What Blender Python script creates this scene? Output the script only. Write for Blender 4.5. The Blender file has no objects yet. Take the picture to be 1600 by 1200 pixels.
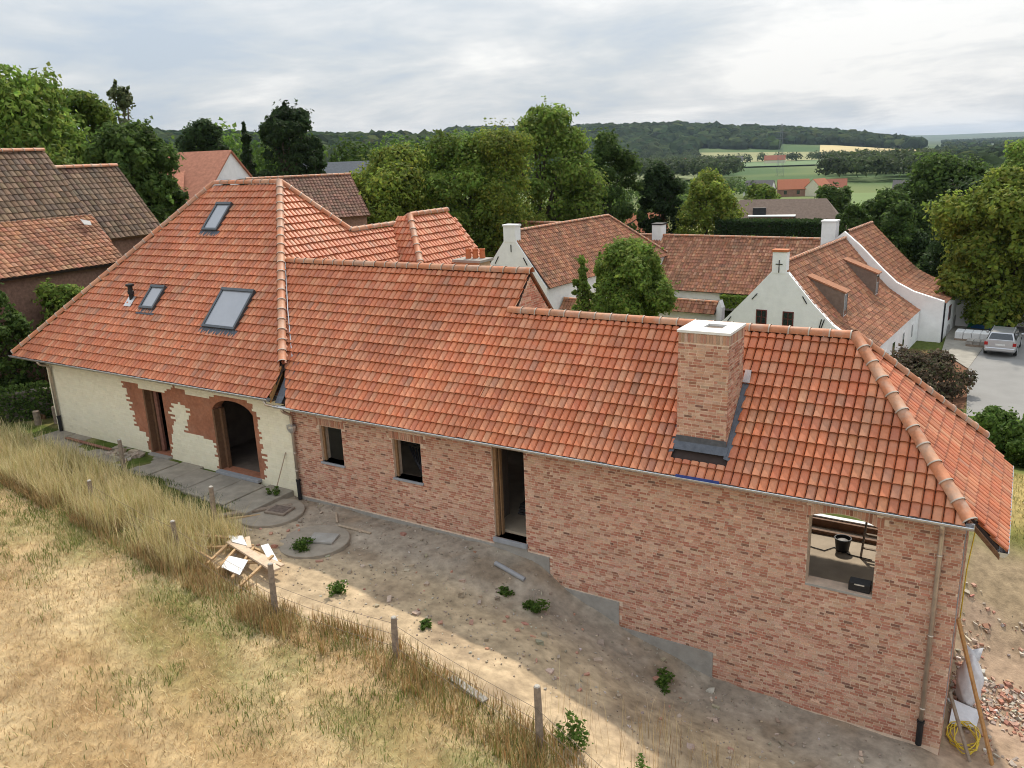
import bpy, bmesh, math, random
import numpy as np
from mathutils import Vector, Matrix
R = math.radians
# ------------------------------------------------------------------ camera, sky, sun, exposure
sc = bpy.context.scene
COL = sc.collection
CAM = Vector((15.629, -14.400, 6.009))
cd = bpy.data.cameras.new('camera')
cam = bpy.data.objects.new('camera', cd); COL.objects.link(cam); sc.camera = cam
YAW, PITCH, ROLL, FPX = -0.558, 0.274, -0.040, 1277.5
fw = Vector((math.sin(YAW)*math.cos(PITCH), math.cos(YAW)*math.cos(PITCH), -math.sin(PITCH)))
rt0 = Vector((math.cos(YAW), -math.sin(YAW), 0)); up0 = rt0.cross(fw)
rt = rt0*math.cos(ROLL) + up0*math.sin(ROLL); up = -rt0*math.sin(ROLL) + up0*math.cos(ROLL)
cam.matrix_world = Matrix(((rt.x, up.x, -fw.x, CAM.x), (rt.y, up.y, -fw.y, CAM.y), (rt.z, up.z, -fw.z, CAM.z), (0, 0, 0, 1)))
cd.sensor_fit = 'HORIZONTAL'; cd.sensor_width = 36.0; cd.lens = 36.0*FPX/1600.0
cd.clip_start = 0.1; cd.clip_end = 40000
SUN_EL, SUN_AZ = R(48.0), math.atan2(-0.30, 0.95)      # behind the house, slightly to its left
sun_dir = Vector((math.sin(SUN_AZ)*math.cos(SUN_EL), math.cos(SUN_AZ)*math.cos(SUN_EL), math.sin(SUN_EL)))
W = bpy.data.worlds.new('World'); sc.world = W; W.use_nodes = True
nt = W.node_tree; nt.nodes.clear()
def wn(t, **kw):
    n = nt.nodes.new(t)
    for k, v in kw.items(): setattr(n, k, v)
    return n
wo = wn('ShaderNodeOutputWorld'); bg = wn('ShaderNodeBackground')
sky = wn('ShaderNodeTexSky', sky_type='NISHITA'); sky.sun_disc = False
sky.sun_elevation = SUN_EL; sky.sun_rotation = SUN_AZ; sky.air_density = 1.3; sky.dust_density = 3.0; sky.altitude = 80
tc = wn('ShaderNodeTexCoord'); sep = wn('ShaderNodeSeparateXYZ'); nt.links.new(tc.outputs['Generated'], sep.inputs[0])
def wmath(op, a, b=None, clamp=False):
    n = wn('ShaderNodeMath', operation=op); n.use_clamp = clamp
    for i, q in enumerate((a, b)):
        if q is None: continue
        if isinstance(q, (int, float)): n.inputs[i].default_value = q
        else: nt.links.new(q, n.inputs[i])
    return n.outputs[0]
zc = wmath('MAXIMUM', sep.outputs['Z'], 0.0)
den = wmath('ADD', zc, 0.16)
px_ = wmath('DIVIDE', sep.outputs['X'], den); py_ = wmath('DIVIDE', sep.outputs['Y'], den)
cmb = wn('ShaderNodeCombineXYZ'); nt.links.new(px_, cmb.inputs[0]); nt.links.new(py_, cmb.inputs[1])
def wnoise(scale, detail, rough, off):
    mp = wn('ShaderNodeMapping'); mp.inputs['Location'].default_value = off
    nt.links.new(cmb.outputs[0], mp.inputs[0])
    n = wn('ShaderNodeTexNoise'); n.inputs['Scale'].default_value = scale; n.inputs['Detail'].default_value = detail
    n.inputs['Roughness'].default_value = rough; n.inputs['Distortion'].default_value = 0.35
    nt.links.new(mp.outputs[0], n.inputs['Vector']); return n.outputs['Fac']
n1 = wnoise(0.55, 7, 0.56, (3.1, 1.7, 0.4)); n2 = wnoise(1.3, 8, 0.6, (9.0, 4.0, 2.0))
cl = wn('ShaderNodeValToRGB'); nt.links.new(wmath('ADD', wmath('MULTIPLY', n1, 0.62), wmath('MULTIPLY', n2, 0.38)), cl.inputs[0])
e = cl.color_ramp.elements
e[0].position = 0.40; e[0].color = (0.60, 0.69, 0.80, 1); e[1].position = 0.585; e[1].color = (1.10, 1.10, 1.09, 1)
m = e.new(0.465); m.color = (0.73, 0.785, 0.84, 1)
m = e.new(0.52); m.color = (0.88, 0.905, 0.93, 1)
# an overcast layer brightens towards the zenith
gain = wmath('ADD', wmath('MULTIPLY', zc, 0.95), 0.84)
vm = wn('ShaderNodeVectorMath', operation='SCALE'); nt.links.new(cl.outputs[0], vm.inputs[0]); nt.links.new(gain, vm.inputs['Scale'])
ns = wn('ShaderNodeVectorMath', operation='SCALE'); nt.links.new(sky.outputs[0], ns.inputs[0]); ns.inputs['Scale'].default_value = 0.085
mx = wn('ShaderNodeMix', data_type='RGBA'); mx.inputs['Factor'].default_value = 0.88
nt.links.new(ns.outputs[0], mx.inputs['A']); nt.links.new(vm.outputs[0], mx.inputs['B'])
nt.links.new(mx.outputs['Result'], bg.inputs['Color']); bg.inputs['Strength'].default_value = 1.0
nt.links.new(bg.outputs[0], wo.inputs['Surface'])
sl_ = bpy.data.lights.new('sun', 'SUN'); sl_.energy = 4.2; sl_.angle = R(1.5); sl_.color = (1.0, 0.92, 0.79)
so = bpy.data.objects.new('sun', sl_); COL.objects.link(so)
so.rotation_euler = (-sun_dir).to_track_quat('-Z', 'Y').to_euler(); so.location = (0, 0, 60)
sc.view_settings.view_transform = 'Standard'; sc.view_settings.look = 'None'
sc.view_settings.exposure = 0.0; sc.view_settings.gamma = 1.0; sc.view_settings.use_curve_mapping = False
sc.render.engine = 'CYCLES'
cy = sc.cycles
cy.use_denoising = True; cy.filter_width = 1.05; cy.max_bounces = 7; cy.diffuse_bounces = 3; cy.glossy_bounces = 3; cy.transmission_bounces = 3
cy.volume_bounces = 0; cy.transparent_max_bounces = 6; cy.caustics_reflective = False; cy.caustics_refractive = False
rng = np.random.default_rng(7); random.seed(7)

# ------------------------------------------------------------------ helpers
WL = {}
def put(o, parent=None):
    COL.objects.link(o)
    if parent is not None:
        o.parent = parent
        o.matrix_parent_inverse = Matrix.Translation(-WL.get(parent.name, Vector()))
    return o
def tag(o, label, cat, group=None, kind=None):
    if label: o['label'] = label
    if cat: o['category'] = cat
    if group: o['group'] = group
    if kind: o['kind'] = kind
    return o
def thing(name, label, cat, loc, group=None):
    o = bpy.data.objects.new(name, None); COL.objects.link(o); o.location = loc
    o.empty_display_size = 0.2
    WL[o.name] = Vector(loc)
    return tag(o, label, cat, group)
def mesh_np(name, V, F, col=None, mat=None, smooth=False, fcol=None):
    """V (n,3); F list of index arrays, each (m,k)."""
    me = bpy.data.meshes.new(name)
    V = np.asarray(V, np.float32).reshape(-1, 3)
    Fs = [np.asarray(f, np.int32) for f in (F if isinstance(F, list) else [F]) if len(f)]
    loops = np.concatenate([f.ravel() for f in Fs]); tot = np.concatenate([np.full(len(f), f.shape[1], np.int32) for f in Fs])
    st = np.concatenate([[0], np.cumsum(tot)[:-1]]).astype(np.int32)
    me.vertices.add(len(V)); me.vertices.foreach_set('co', V.ravel())
    me.loops.add(len(loops)); me.loops.foreach_set('vertex_index', loops)
    me.polygons.add(len(tot)); me.polygons.foreach_set('loop_start', st); me.polygons.foreach_set('loop_total', tot)
    me.polygons.foreach_set('use_smooth', np.full(len(tot), bool(smooth)))
    if col is not None:
        c4 = np.ones((len(V), 4), np.float32); c4[:, :3] = col
        a = me.color_attributes.new('Col', 'FLOAT_COLOR', 'POINT'); a.data.foreach_set('color', c4.ravel())
    me.update(calc_edges=True); me.validate()
    if mat: me.materials.append(mat)
    return me
class MB:
    def __init__(s): s.v = []; s.f = []; s.T = None
    def pt(s, p):
        s.v.append(tuple(s.T(*p)) if s.T else tuple(p)); return len(s.v)-1
    def poly(s, pts): s.f.append([s.pt(p) for p in pts]); return s
    def box(s, a, b):
        (x0, y0, z0), (x1, y1, z1) = a, b
        i = [s.pt(p) for p in ((x0,y0,z0),(x1,y0,z0),(x1,y1,z0),(x0,y1,z0),(x0,y0,z1),(x1,y0,z1),(x1,y1,z1),(x0,y1,z1))]
        for q in ((0,3,2,1),(4,5,6,7),(0,1,5,4),(1,2,6,5),(2,3,7,6),(3,0,4,7)): s.f.append([i[k] for k in q])
        return s
    def slab(s, pts, th):
        """a polygon thickened against its normal"""
        P = [Vector(s.T(*p)) if s.T else Vector(p) for p in pts]
        n = Vector((0, 0, 0))
        for k in range(len(P)): n += P[k].cross(P[(k+1) % len(P)])
        n.normalize()
        if n.z < -.1: P.reverse(); n = -n
        b = len(s.v); m = len(P)
        s.v += [tuple(p) for p in P] + [tuple(p - n*th) for p in P]
        s.f.append([b+k for k in range(m)]); s.f.append([b+m+k for k in reversed(range(m))])
        for k in range(m): s.f.append([b+(k+1) % m, b+k, b+m+k, b+m+(k+1) % m])
        return s
    def tube(s, pts, r, n=8, caps=True):
        P = [Vector(s.T(*p)) if s.T else Vector(p) for p in pts]
        rr = r if isinstance(r, (list, tuple)) else [r]*len(P)
        rings = []; ref = None
        for k, p in enumerate(P):
            d = (P[min(k+1, len(P)-1)] - P[max(k-1, 0)]).normalized()
            if ref is None: ref = d.orthogonal().normalized()
            ref = (ref - d*ref.dot(d))
            ref = ref.normalized() if ref.length > 1e-6 else d.orthogonal().normalized()
            q = d.cross(ref); ring = []
            for j in range(n):
                a = 2*math.pi*j/n
                s.v.append(tuple(p + (ref*math.cos(a) + q*math.sin(a))*rr[k])); ring.append(len(s.v)-1)
            rings.append(ring)
        for A, B in zip(rings, rings[1:]):
            for j in range(n): s.f.append([A[j], A[(j+1) % n], B[(j+1) % n], B[j]])
        if caps: s.f.append(list(reversed(rings[0]))); s.f.append(rings[-1])
        return s
    def lathe(s, c, prof, n=16):
        """profile of (radius, z) round a vertical axis at c"""
        rings = []
        for r, z in prof:
            rings.append([s.pt((c[0]+r*math.cos(2*math.pi*j/n), c[1]+r*math.sin(2*math.pi*j/n), c[2]+z)) for j in range(n)])
        for A, B in zip(rings, rings[1:]):
            for j in range(n): s.f.append([A[j], A[(j+1) % n], B[(j+1) % n], B[j]])
        s.f.append(list(reversed(rings[0]))); s.f.append(rings[-1]); return s
    def beam(s, a, b, w, h):
        """a square-section bar from a to b"""
        A = Vector(a); B = Vector(b); d = (B-A).normalized()
        u = d.cross(Vector((0, 0, 1)))
        u = Vector((1, 0, 0)) if u.length < 1e-3 else u.normalized()
        v = u.cross(d)
        c = [(-1,-1),(1,-1),(1,1),(-1,1)]
        i = [s.pt(P + u*(x*w/2) + v*(y*h/2)) for P in (A, B) for x, y in c]
        for q in ((0,1,2,3),(7,6,5,4),(0,4,5,1),(1,5,6,2),(2,6,7,3),(3,7,4,0)): s.f.append([i[k] for k in q])
        return s
    def build(s, name, mat, parent=None, smooth=False, kind=None, bevel=0, col=None):
        me = bpy.data.meshes.new(name); me.from_pydata(s.v, [], s.f)
        if bevel or True:
            bm = bmesh.new(); bm.from_mesh(me)
            if bevel:
                bmesh.ops.bevel(bm, geom=bm.edges[:], offset=bevel, segments=1, affect='EDGES', clamp_overlap=True)
            bmesh.ops.recalc_face_normals(bm, faces=bm.faces[:]); bm.to_mesh(me); bm.free()
        if smooth: me.polygons.foreach_set('use_smooth', np.ones(len(me.polygons), bool))
        if mat: me.materials.append(mat)
        o = bpy.data.objects.new(name, me); put(o, parent)
        if kind: o['kind'] = kind
        return o
def obj(name, me, parent=None, kind=None):
    o = bpy.data.objects.new(name, me); put(o, parent)
    if kind: o['kind'] = kind
    return o
def inst(name, me, M, parent):
    o = bpy.data.objects.new(name, me); put(o, parent); o.matrix_basis = M; return o

# ------------------------------------------------------------------ materials
MATS = {}
def mat(name, col=(.5,.5,.5), rough=.85, var=.25, scale=6., bump=.0, bscale=40., attr=False, spec=.3, metal=0., stain=0., stain_col=(.1,.1,.1), trans=0., detail=6, coat=0., broad=0., bsc=.45):
    if name in MATS: return MATS[name]
    m = bpy.data.materials.new(name); m.use_nodes = True; t = m.node_tree; N = t.nodes; L = t.links
    b = N['Principled BSDF']; out = N['Material Output']
    co = N.new('ShaderNodeTexCoord')
    geo = N.new('ShaderNodeNewGeometry')
    def noise(s, d=detail, r=.6):
        n = N.new('ShaderNodeTexNoise'); n.inputs['Scale'].default_value = s; n.inputs['Detail'].default_value = d; n.inputs['Roughness'].default_value = r
        L.new(geo.outputs['Position'], n.inputs['Vector']); return n.outputs['Fac']
    if attr:
        a = N.new('ShaderNodeVertexColor'); a.layer_name = 'Col'; base = a.outputs['Color']
    else:
        a = N.new('ShaderNodeRGB'); a.outputs[0].default_value = (*col, 1); base = a.outputs[0]
    n1 = noise(scale)
    mr = N.new('ShaderNodeMapRange'); mr.inputs['From Min'].default_value = .25; mr.inputs['From Max'].default_value = .75
    mr.inputs['To Min'].default_value = 1-var; mr.inputs['To Max'].default_value = 1+var; L.new(n1, mr.inputs['Value'])
    sc_ = N.new('ShaderNodeVectorMath'); sc_.operation = 'SCALE'; L.new(base, sc_.inputs[0]); L.new(mr.outputs[0], sc_.inputs['Scale'])
    c = sc_.outputs[0]
    if broad:                                       # broad weathering over many pieces
        nb = N.new('ShaderNodeMapRange'); nb.inputs['From Min'].default_value = .3; nb.inputs['From Max'].default_value = .7
        nb.inputs['To Min'].default_value = 1-broad; nb.inputs['To Max'].default_value = 1+broad; L.new(noise(bsc, 7, .62), nb.inputs['Value'])
        sb = N.new('ShaderNodeVectorMath'); sb.operation = 'SCALE'; L.new(c, sb.inputs[0]); L.new(nb.outputs[0], sb.inputs['Scale']); c = sb.outputs[0]
    if stain:
        n2 = noise(scale*.23, 8, .65)
        rp = N.new('ShaderNodeMapRange'); rp.inputs['From Min'].default_value = .48; rp.inputs['From Max'].default_value = .7; rp.inputs['To Max'].default_value = stain
        L.new(n2, rp.inputs['Value'])
        mx = N.new('ShaderNodeMix'); mx.data_type = 'RGBA'; L.new(rp.outputs[0], mx.inputs['Factor']); L.new(c, mx.inputs['A']); mx.inputs['B'].default_value = (*stain_col, 1)
        c = mx.outputs['Result']
    L.new(c, b.inputs['Base Color'])
    b.inputs['Roughness'].default_value = rough; b.inputs['Metallic'].default_value = metal
    b.inputs['Specular IOR Level'].default_value = spec
    if coat: b.inputs['Coat Weight'].default_value = coat; b.inputs['Coat Roughness'].default_value = .1
    if bump:
        bp = N.new('ShaderNodeBump'); bp.inputs['Strength'].default_value = bump; bp.inputs['Distance'].default_value = .02
        L.new(noise(bscale, 8, .7), bp.inputs['Height']); L.new(bp.outputs[0], b.inputs['Normal'])
    if trans:
        tr = N.new('ShaderNodeBsdfTranslucent'); L.new(c, tr.inputs['Color'])
        ms = N.new('ShaderNodeMixShader'); ms.inputs[0].default_value = trans
        L.new(b.outputs[0], ms.inputs[1]); L.new(tr.outputs[0], ms.inputs[2]); L.new(ms.outputs[0], out.inputs['Surface'])
    MATS[name] = m; return m
M_tile = mat('clay_tile', attr=True, rough=.5, var=.16, scale=14, spec=.42, broad=.16, stain=.26, stain_col=(.36,.22,.15))
M_oldtile = mat('old_clay_tile', attr=True, rough=.85, var=.3, scale=3, stain=.5, stain_col=(.10,.085,.06))
M_brick = mat('brick', attr=True, rough=.9, var=.14, scale=30, bump=.35, bscale=90, broad=.08, bsc=.5)
M_mortar = mat('mortar', (.68,.52,.40), .95, .22, 7, .4, 70, broad=.12, bsc=.8)
M_wpaint = mat('cream_painted_brick', attr=True, rough=.75, var=.05, scale=3, bump=.12, bscale=60)
M_terra = mat('bare_terracotta_plaster', (.36,.15,.085), .95, .25, 9, .8, 30, broad=.22, bsc=1.2, stain=.35, stain_col=(.45,.26,.18))
M_white = mat('whitewash', (.86,.86,.85), .8, .06, 2.5, .35, 14, stain=.2, stain_col=(.60,.59,.55), broad=.05, bsc=.6)
M_zinc = mat('zinc', (.60,.61,.62), .38, .15, 9, metal=.75)
M_pipe = mat('brushed_copper_zinc_pipe', (.52,.44,.37), .4, .2, 6, metal=.6)
M_lead = mat('lead_flashing', (.10,.11,.13), .5, .3, 9, .3, 30, metal=.3)
M_dark = mat('black_plastic', (.018,.018,.02), .5, .3, 9)
M_conc = mat('concrete', (.33,.31,.28), .92, .2, 4, .6, 30, stain=.4, stain_col=(.24,.20,.16))
M_stone = mat('blue_stone', (.30,.31,.33), .8, .12, 9, .2, 50)
M_wood = mat('weathered_wood', (.27,.21,.16), .9, .35, 12, .5, 60)
M_newwood = mat('new_pine', (.44,.29,.155), .8, .25, 14, .3, 60)
M_brown = mat('brown_frame_wood', (.17,.09,.05), .7, .3, 12, .3, 50)
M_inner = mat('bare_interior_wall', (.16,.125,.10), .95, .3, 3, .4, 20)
M_deck = mat('roof_underlay', (.05,.035,.03), .95, .2, 5)
M_ridge = mat('ridge_tile_clay', attr=True, rough=.6, var=.22, scale=12, stain=.6, stain_col=(.40,.33,.27))
M_glass = mat('window_glass', (.02,.025,.03), .06, .1, 3, spec=.9)
M_skyglass = mat('skylight_glass', (.30,.32,.36), .08, .05, 3, spec=1.0)
M_redwood = mat('dark_red_painted_wood', (.13,.03,.025), .6, .2, 9)
M_leaf = mat('leaf', attr=True, rough=.65, var=.3, scale=1.2, trans=.52, spec=.12)
M_farleaf = mat('far_canopy', attr=True, rough=1., var=.35, scale=.05, spec=0.)
M_bark = mat('bark', (.10,.08,.06), .95, .4, 6, .8, 20)
M_grass = mat('grass_blade', attr=True, rough=.8, var=.2, scale=2, trans=.25, spec=.2)
def pal(n, cols, w=None, jit=.12):
    c = np.array(cols, np.float32); i = rng.choice(len(c), n, p=None if w is None else np.array(w)/np.sum(w))
    return np.clip(c[i]*(1+rng.normal(0, jit, (n, 1)))*(1+rng.normal(0, jit*.3, (n, 3))), .004, .95).astype(np.float32)
TILE_C = ([(.51,.165,.072),(.49,.147,.062),(.54,.205,.100),(.45,.145,.070),(.53,.230,.122),(.41,.175,.100)], [5,5,3.5,2,1.1,.7], .06)
OLD_C = ([(.20,.10,.06),(.16,.09,.06),(.24,.12,.07),(.13,.085,.06)], [3,3,2,2])
BRICK_C = ([(.45,.21,.142),(.40,.17,.113),(.52,.29,.205),(.57,.37,.268),(.32,.15,.10),(.54,.325,.23),(.22,.115,.082)], [4.5,3,5,3.6,1.3,5,.5], .07)

# ------------------------------------------------------------------ tiles and bricks
CAMN = np.array(CAM)
def tile_profile(n):
    if n <= 4: u = np.array([0, .14, .42, .78, 1.]); return u, np.array([0, .6, 1, .6, 0.])
    u = np.array([0, .05, .11, .34, .64, .86, .955, 1.]); return u, np.array([0, .45, .80, 1, .96, .76, .36, 0.])
def tiles(name, roof, P0, U, V, nu_len, nv_len, halfs, cw=.167, g=.267, cols=TILE_C, h=.054, seg=7, keep=0, m=None, lift=.050):
    """lays pantiles on a plane: P0 eave corner, U along the eave, V up the slope. halfs: (a,b,c) keeps a*u+b*v+c>=0.
    keep = how many tiles nearest the camera become single objects"""
    m = m or M_tile
    P0 = np.array(P0, float); U = np.array(U, float); U /= np.linalg.norm(U); V = np.array(V, float); V /= np.linalg.norm(V)
    Nn = np.cross(U, V); Nn *= np.sign(Nn[2])
    nc = int(math.ceil(nu_len/cw)); nr = int(math.ceil(nv_len/g))
    I, J = np.meshgrid(np.arange(nc), np.arange(nr)); I = I.ravel(); J = J.ravel()
    cor = [(I*cw, J*g-.03), ((I+1)*cw, J*g-.03), (I*cw, J*g+g+.03), ((I+1)*cw, J*g+g+.03)]
    ins = np.ones(len(I), bool); outm = np.zeros(len(I), bool)
    for a, b, c in halfs:
        d = np.stack([a*x+b*y+c for x, y in cor]); ins &= (d >= 0).all(0); outm |= (d < 0).all(0)
    cross = ~ins & ~outm
    pu, ph = tile_profile(seg); k = seg+1
    lu = np.concatenate([pu*cw*.955+cw*.02]*3); lv = np.concatenate([np.full(k, -.03), np.full(k, g+.03), np.full(k, -.03)])
    lh = np.concatenate([ph*h+lift, ph*h-.004, ph*h+lift-.022])
    f = []
    for q in range(seg): f += [(q, q+1, k+q+1, k+q), (2*k+q, 2*k+q+1, q+1, q)]
    f = np.array(f, np.int32)
    if not (np.cross(U, V)[2] > 0): f = f[:, ::-1]
    def make(idx, nm, clip):
        n = len(idx)
        if not n: return None
        jz = rng.normal(0, .0035, (n, 1))
        uu = (I[idx]*cw)[:, None]+lu; vv = (J[idx]*g)[:, None]+lv+rng.normal(0, .004, (n, 1))
        co = P0 + uu[..., None]*U + vv[..., None]*V + (lh+jz)[..., None]*Nn
        F = (f[None]+(np.arange(n)*3*k)[:, None, None]).reshape(-1, 4)
        c = np.repeat(pal(n, *cols), 3*k, axis=0)
        me = mesh_np(nm, co.reshape(-1, 3), F, c, m)
        if clip:
            bm = bmesh.new(); bm.from_mesh(me)
            for a, b, c_ in halfs:
                # point on the line and the in-plane normal
                nn = U*a + V*b; p = P0 - nn*(c_/(a*a+b*b))
                bmesh.ops.bisect_plane(bm, geom=bm.verts[:]+bm.edges[:]+bm.faces[:], plane_co=Vector(p), plane_no=Vector(nn), clear_inner=True)
            bm.to_mesh(me); bm.free()
        return me
    idx = np.nonzero(ins)[0]
    single = np.array([], int)
    if keep:
        ctr = P0 + ((I[idx]+.5)*cw)[:, None]*U + ((J[idx]+.5)*g)[:, None]*V
        o = np.argsort(((ctr-CAMN)**2).sum(1)); single = idx[o[:keep]]; idx = idx[o[keep:]]
        var = []
        cs = pal(14*9, *cols).reshape(9, 14, 3)[:, :, :]; cs = np.concatenate([cs[q] for q in range(3)])
        for q in range(42):
            loc = np.stack([lu, lv, lh], 1)
            var.append(mesh_np('tile', loc, f if np.cross(U, V)[2] > 0 else f, np.repeat(cs[q:q+1], 3*k, axis=0), m))
        for q in single:
            o_ = P0 + U*(I[q]*cw) + V*(J[q]*g + random.gauss(0, .004)) + Nn*random.gauss(0, .0035)
            M = Matrix(((U[0], V[0], Nn[0], o_[0]), (U[1], V[1], Nn[1], o_[1]), (U[2], V[2], Nn[2], o_[2]), (0, 0, 0, 1)))
            inst('tile', var[random.randrange(42)], M, roof)
    both = [x for x in (make(idx, name, False), make(np.nonzero(cross)[0], name, True)) if x]
    if len(both) == 2:
        bm = bmesh.new(); bm.from_mesh(both[0]); bm.from_mesh(both[1]); bm.to_mesh(both[0]); bm.free()
    if both: obj(name, both[0], roof, 'stuff')
def ridge_run(parent, a, b, step=.38, r=.115, first=True):
    A = Vector(a); B = Vector(b); L = (B-A).length; n = max(1, round(L/step)); d = (B-A).normalized()
    side = d.cross(Vector((0, 0, 1))).normalized(); upv = side.cross(d)
    if upv.z < 0: upv = -upv; side = -side
    if not hasattr(ridge_run, 'var'):
        ridge_run.var = []
        for q in range(6):
            cs = pal(1, *TILE_C)[0]*np.array([.84, 1.10, 1.3]); V = []; F = []; C = []
            for t, s, cc in ((0, 1.10, 1), (.07, 1.10, 1), (.075, 1., 0), (1.04, .93, 0)):
                for j in range(9):
                    an = math.pi*(-.08+1.16*j/8); V.append((t, math.cos(an)*s, math.sin(an)*s*.92)); C.append(cs if not cc else (.42,.36,.30))
            for q2 in range(3):
                for j in range(8): F.append((q2*9+j, q2*9+j+1, (q2+1)*9+j+1, (q2+1)*9+j))
            ridge_run.var.append(mesh_np('ridge_tile', V, np.array(F), np.array(C), M_ridge, smooth=True))
    ln = L/n
    for k in range(n):
        o = A + d*(ln*k)
        M = Matrix(((d.x*ln, side.x*r, upv.x*r, o.x), (d.y*ln, side.y*r, upv.y*r, o.y), (d.z*ln, side.z*r, upv.z*r, o.z), (0, 0, 0, 1)))
        inst('ridge_tile', random.choice(ridge_run.var), M, parent)
def bricks(name, wall, P0, U, V, N, ulen, vlen, ok, keep=0, bl=.146, bh=.043, j=.013, d=.007, cols=BRICK_C, m=None, seed=0, holes=(), under=0.):
    """brick faces standing proud of a mortar wall; ok(u,v) -> mask of brick centres to lay"""
    m = m or M_brick
    P0 = np.array(P0, float); U = np.array(U, float); V = np.array(V, float); N = np.array(N, float)
    r_ = np.random.default_rng(seed+11)
    nr = int(vlen/(bh+j)); us = []; vs = []; ws = []
    for r in range(nr):
        off = -(r_.random()*.04 + (.5 if r % 2 else 0)*(bl+j)); u = off
        while u < ulen:
            w = bl if r_.random() < .72 else bl*.48
            us.append(u+w/2); vs.append(r*(bh+j)+bh/2); ws.append(w); u += w+j
    us = np.array(us); vs = np.array(vs); ws = np.array(ws)
    lo = np.maximum(us-ws/2, 0); hi = np.minimum(us+ws/2, ulen); us = (lo+hi)/2; ws = hi-lo
    for a, b, c, e_ in holes:                      # cut bricks at the reveals
        row = (vs > c-.02) & (vs < e_)
        t = row & (lo < a) & (hi > a); hi = np.where(t & (us < (a+b)/2), a, hi)
        t = row & (lo < b) & (hi > b); lo = np.where(t & (us > (a+b)/2), b, lo)
    us = (lo+hi)/2; ws = hi-lo
    k = ok(us, vs) & (ws > .025); us, vs, ws = us[k], vs[k], ws[k]
    n = len(us)
    box = np.array([(-1,-1,0),(1,-1,0),(1,1,0),(-1,1,0),(-1,-1,1),(1,-1,1),(1,1,1),(-1,1,1)], float)
    F0 = np.array([(4,5,6,7),(0,1,5,4),(1,2,6,5),(2,3,7,6),(3,0,4,7)])
    if np.dot(np.cross(U, V), N) < 0: F0 = F0[:, ::-1]
    ctr = P0 + us[:, None]*U + vs[:, None]*V
    order = np.argsort(((ctr-CAMN)**2).sum(1)); sing = order[:keep]; rest = order[keep:]
    dd = d*(1+r_.normal(0, .25, n))
    if keep:
        var = []
        cs = pal(40, *cols)
        for q in range(40):
            var.append(mesh_np('brick', box*np.array([.5, .5, 1.]), F0, np.repeat(cs[q:q+1], 8, axis=0), m))
        for q in sing:
            c = ctr[q]; a, b, e_ = U*ws[q], V*bh, N*dd[q]
            inst('brick', var[random.randrange(40)], Matrix(((a[0],b[0],e_[0],c[0]),(a[1],b[1],e_[1],c[1]),(a[2],b[2],e_[2],c[2]),(0,0,0,1))), wall)
    co = ctr[rest][:, None] + box[None, :, :1]*(ws[rest]/2)[:, None, None]*U + box[None, :, 1:2]*(bh/2)*V + box[None, :, 2:]*dd[rest][:, None, None]*N
    F = (F0[None]+(np.arange(len(rest))*8)[:, None, None]).reshape(-1, 4)
    if under:                                       # paint bridging the joints
        c2 = ctr[:, None] + box[None, :, :1]*(ws/2+under)[:, None, None]*U + box[None, :, 1:2]*(bh/2+under)*V + box[None, :, 2:]*(d*.55)*N
        obj('painted_joints', mesh_np('painted_joints', c2.reshape(-1, 3), (F0[None]+(np.arange(n)*8)[:, None, None]).reshape(-1, 4), np.repeat(pal(n, *cols)*.93, 8, axis=0), m), wall, 'stuff')
    if len(rest): obj(name, mesh_np(name, co.reshape(-1, 3), F, np.repeat(pal(len(rest), *cols), 8, axis=0), m), wall, 'stuff')
def wall_y(mb, x0, x1, y0, y1, z0, z1, ops):
    """a wall along x with rectangular openings (xa,xb,za,zb)"""
    ops = sorted(ops); x = x0
    for xa, xb, za, zb in ops:
        if xa > x: mb.box((x, y0, z0), (xa, y1, z1))
        if za > z0: mb.box((xa, y0, z0), (xb, y1, za))
        if zb < z1: mb.box((xa, y0, zb), (xb, y1, z1))
        x = xb
    if x1 > x: mb.box((x, y0, z0), (x1, y1, z1))
def gutter(parent, a, b, outw, r=.07):
    """half-round gutter from a to b, open to the sky; outw points away from the wall"""
    A = Vector(a); B = Vector(b); o = Vector(outw).normalized(); zz = Vector((0, 0, 1)); m = MB(); n = 8
    for rr, flip in ((r, False), (r*.9, True)):
        ring = []
        for P in (A, B):
            ring.append([])
            for k in range(n+1):
                an = math.pi*k/n
                p = P + o*(-math.cos(an)*rr) - zz*(math.sin(an)*rr)
                m.v.append(tuple(p)); ring[-1].append(len(m.v)-1)
        for k in range(n):
            q = [ring[0][k], ring[0][k+1], ring[1][k+1], ring[1][k]]; m.f.append(q if not flip else q[::-1])
    for P in (A, B): m.poly([tuple(P + o*(-math.cos(math.pi*k/n)*r) - zz*(math.sin(math.pi*k/n)*r)) for k in range(n+1)])
    m.tube([A+o*r, B+o*r], .011, 6)
    return m.build('gutter', M_zinc, parent)
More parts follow.
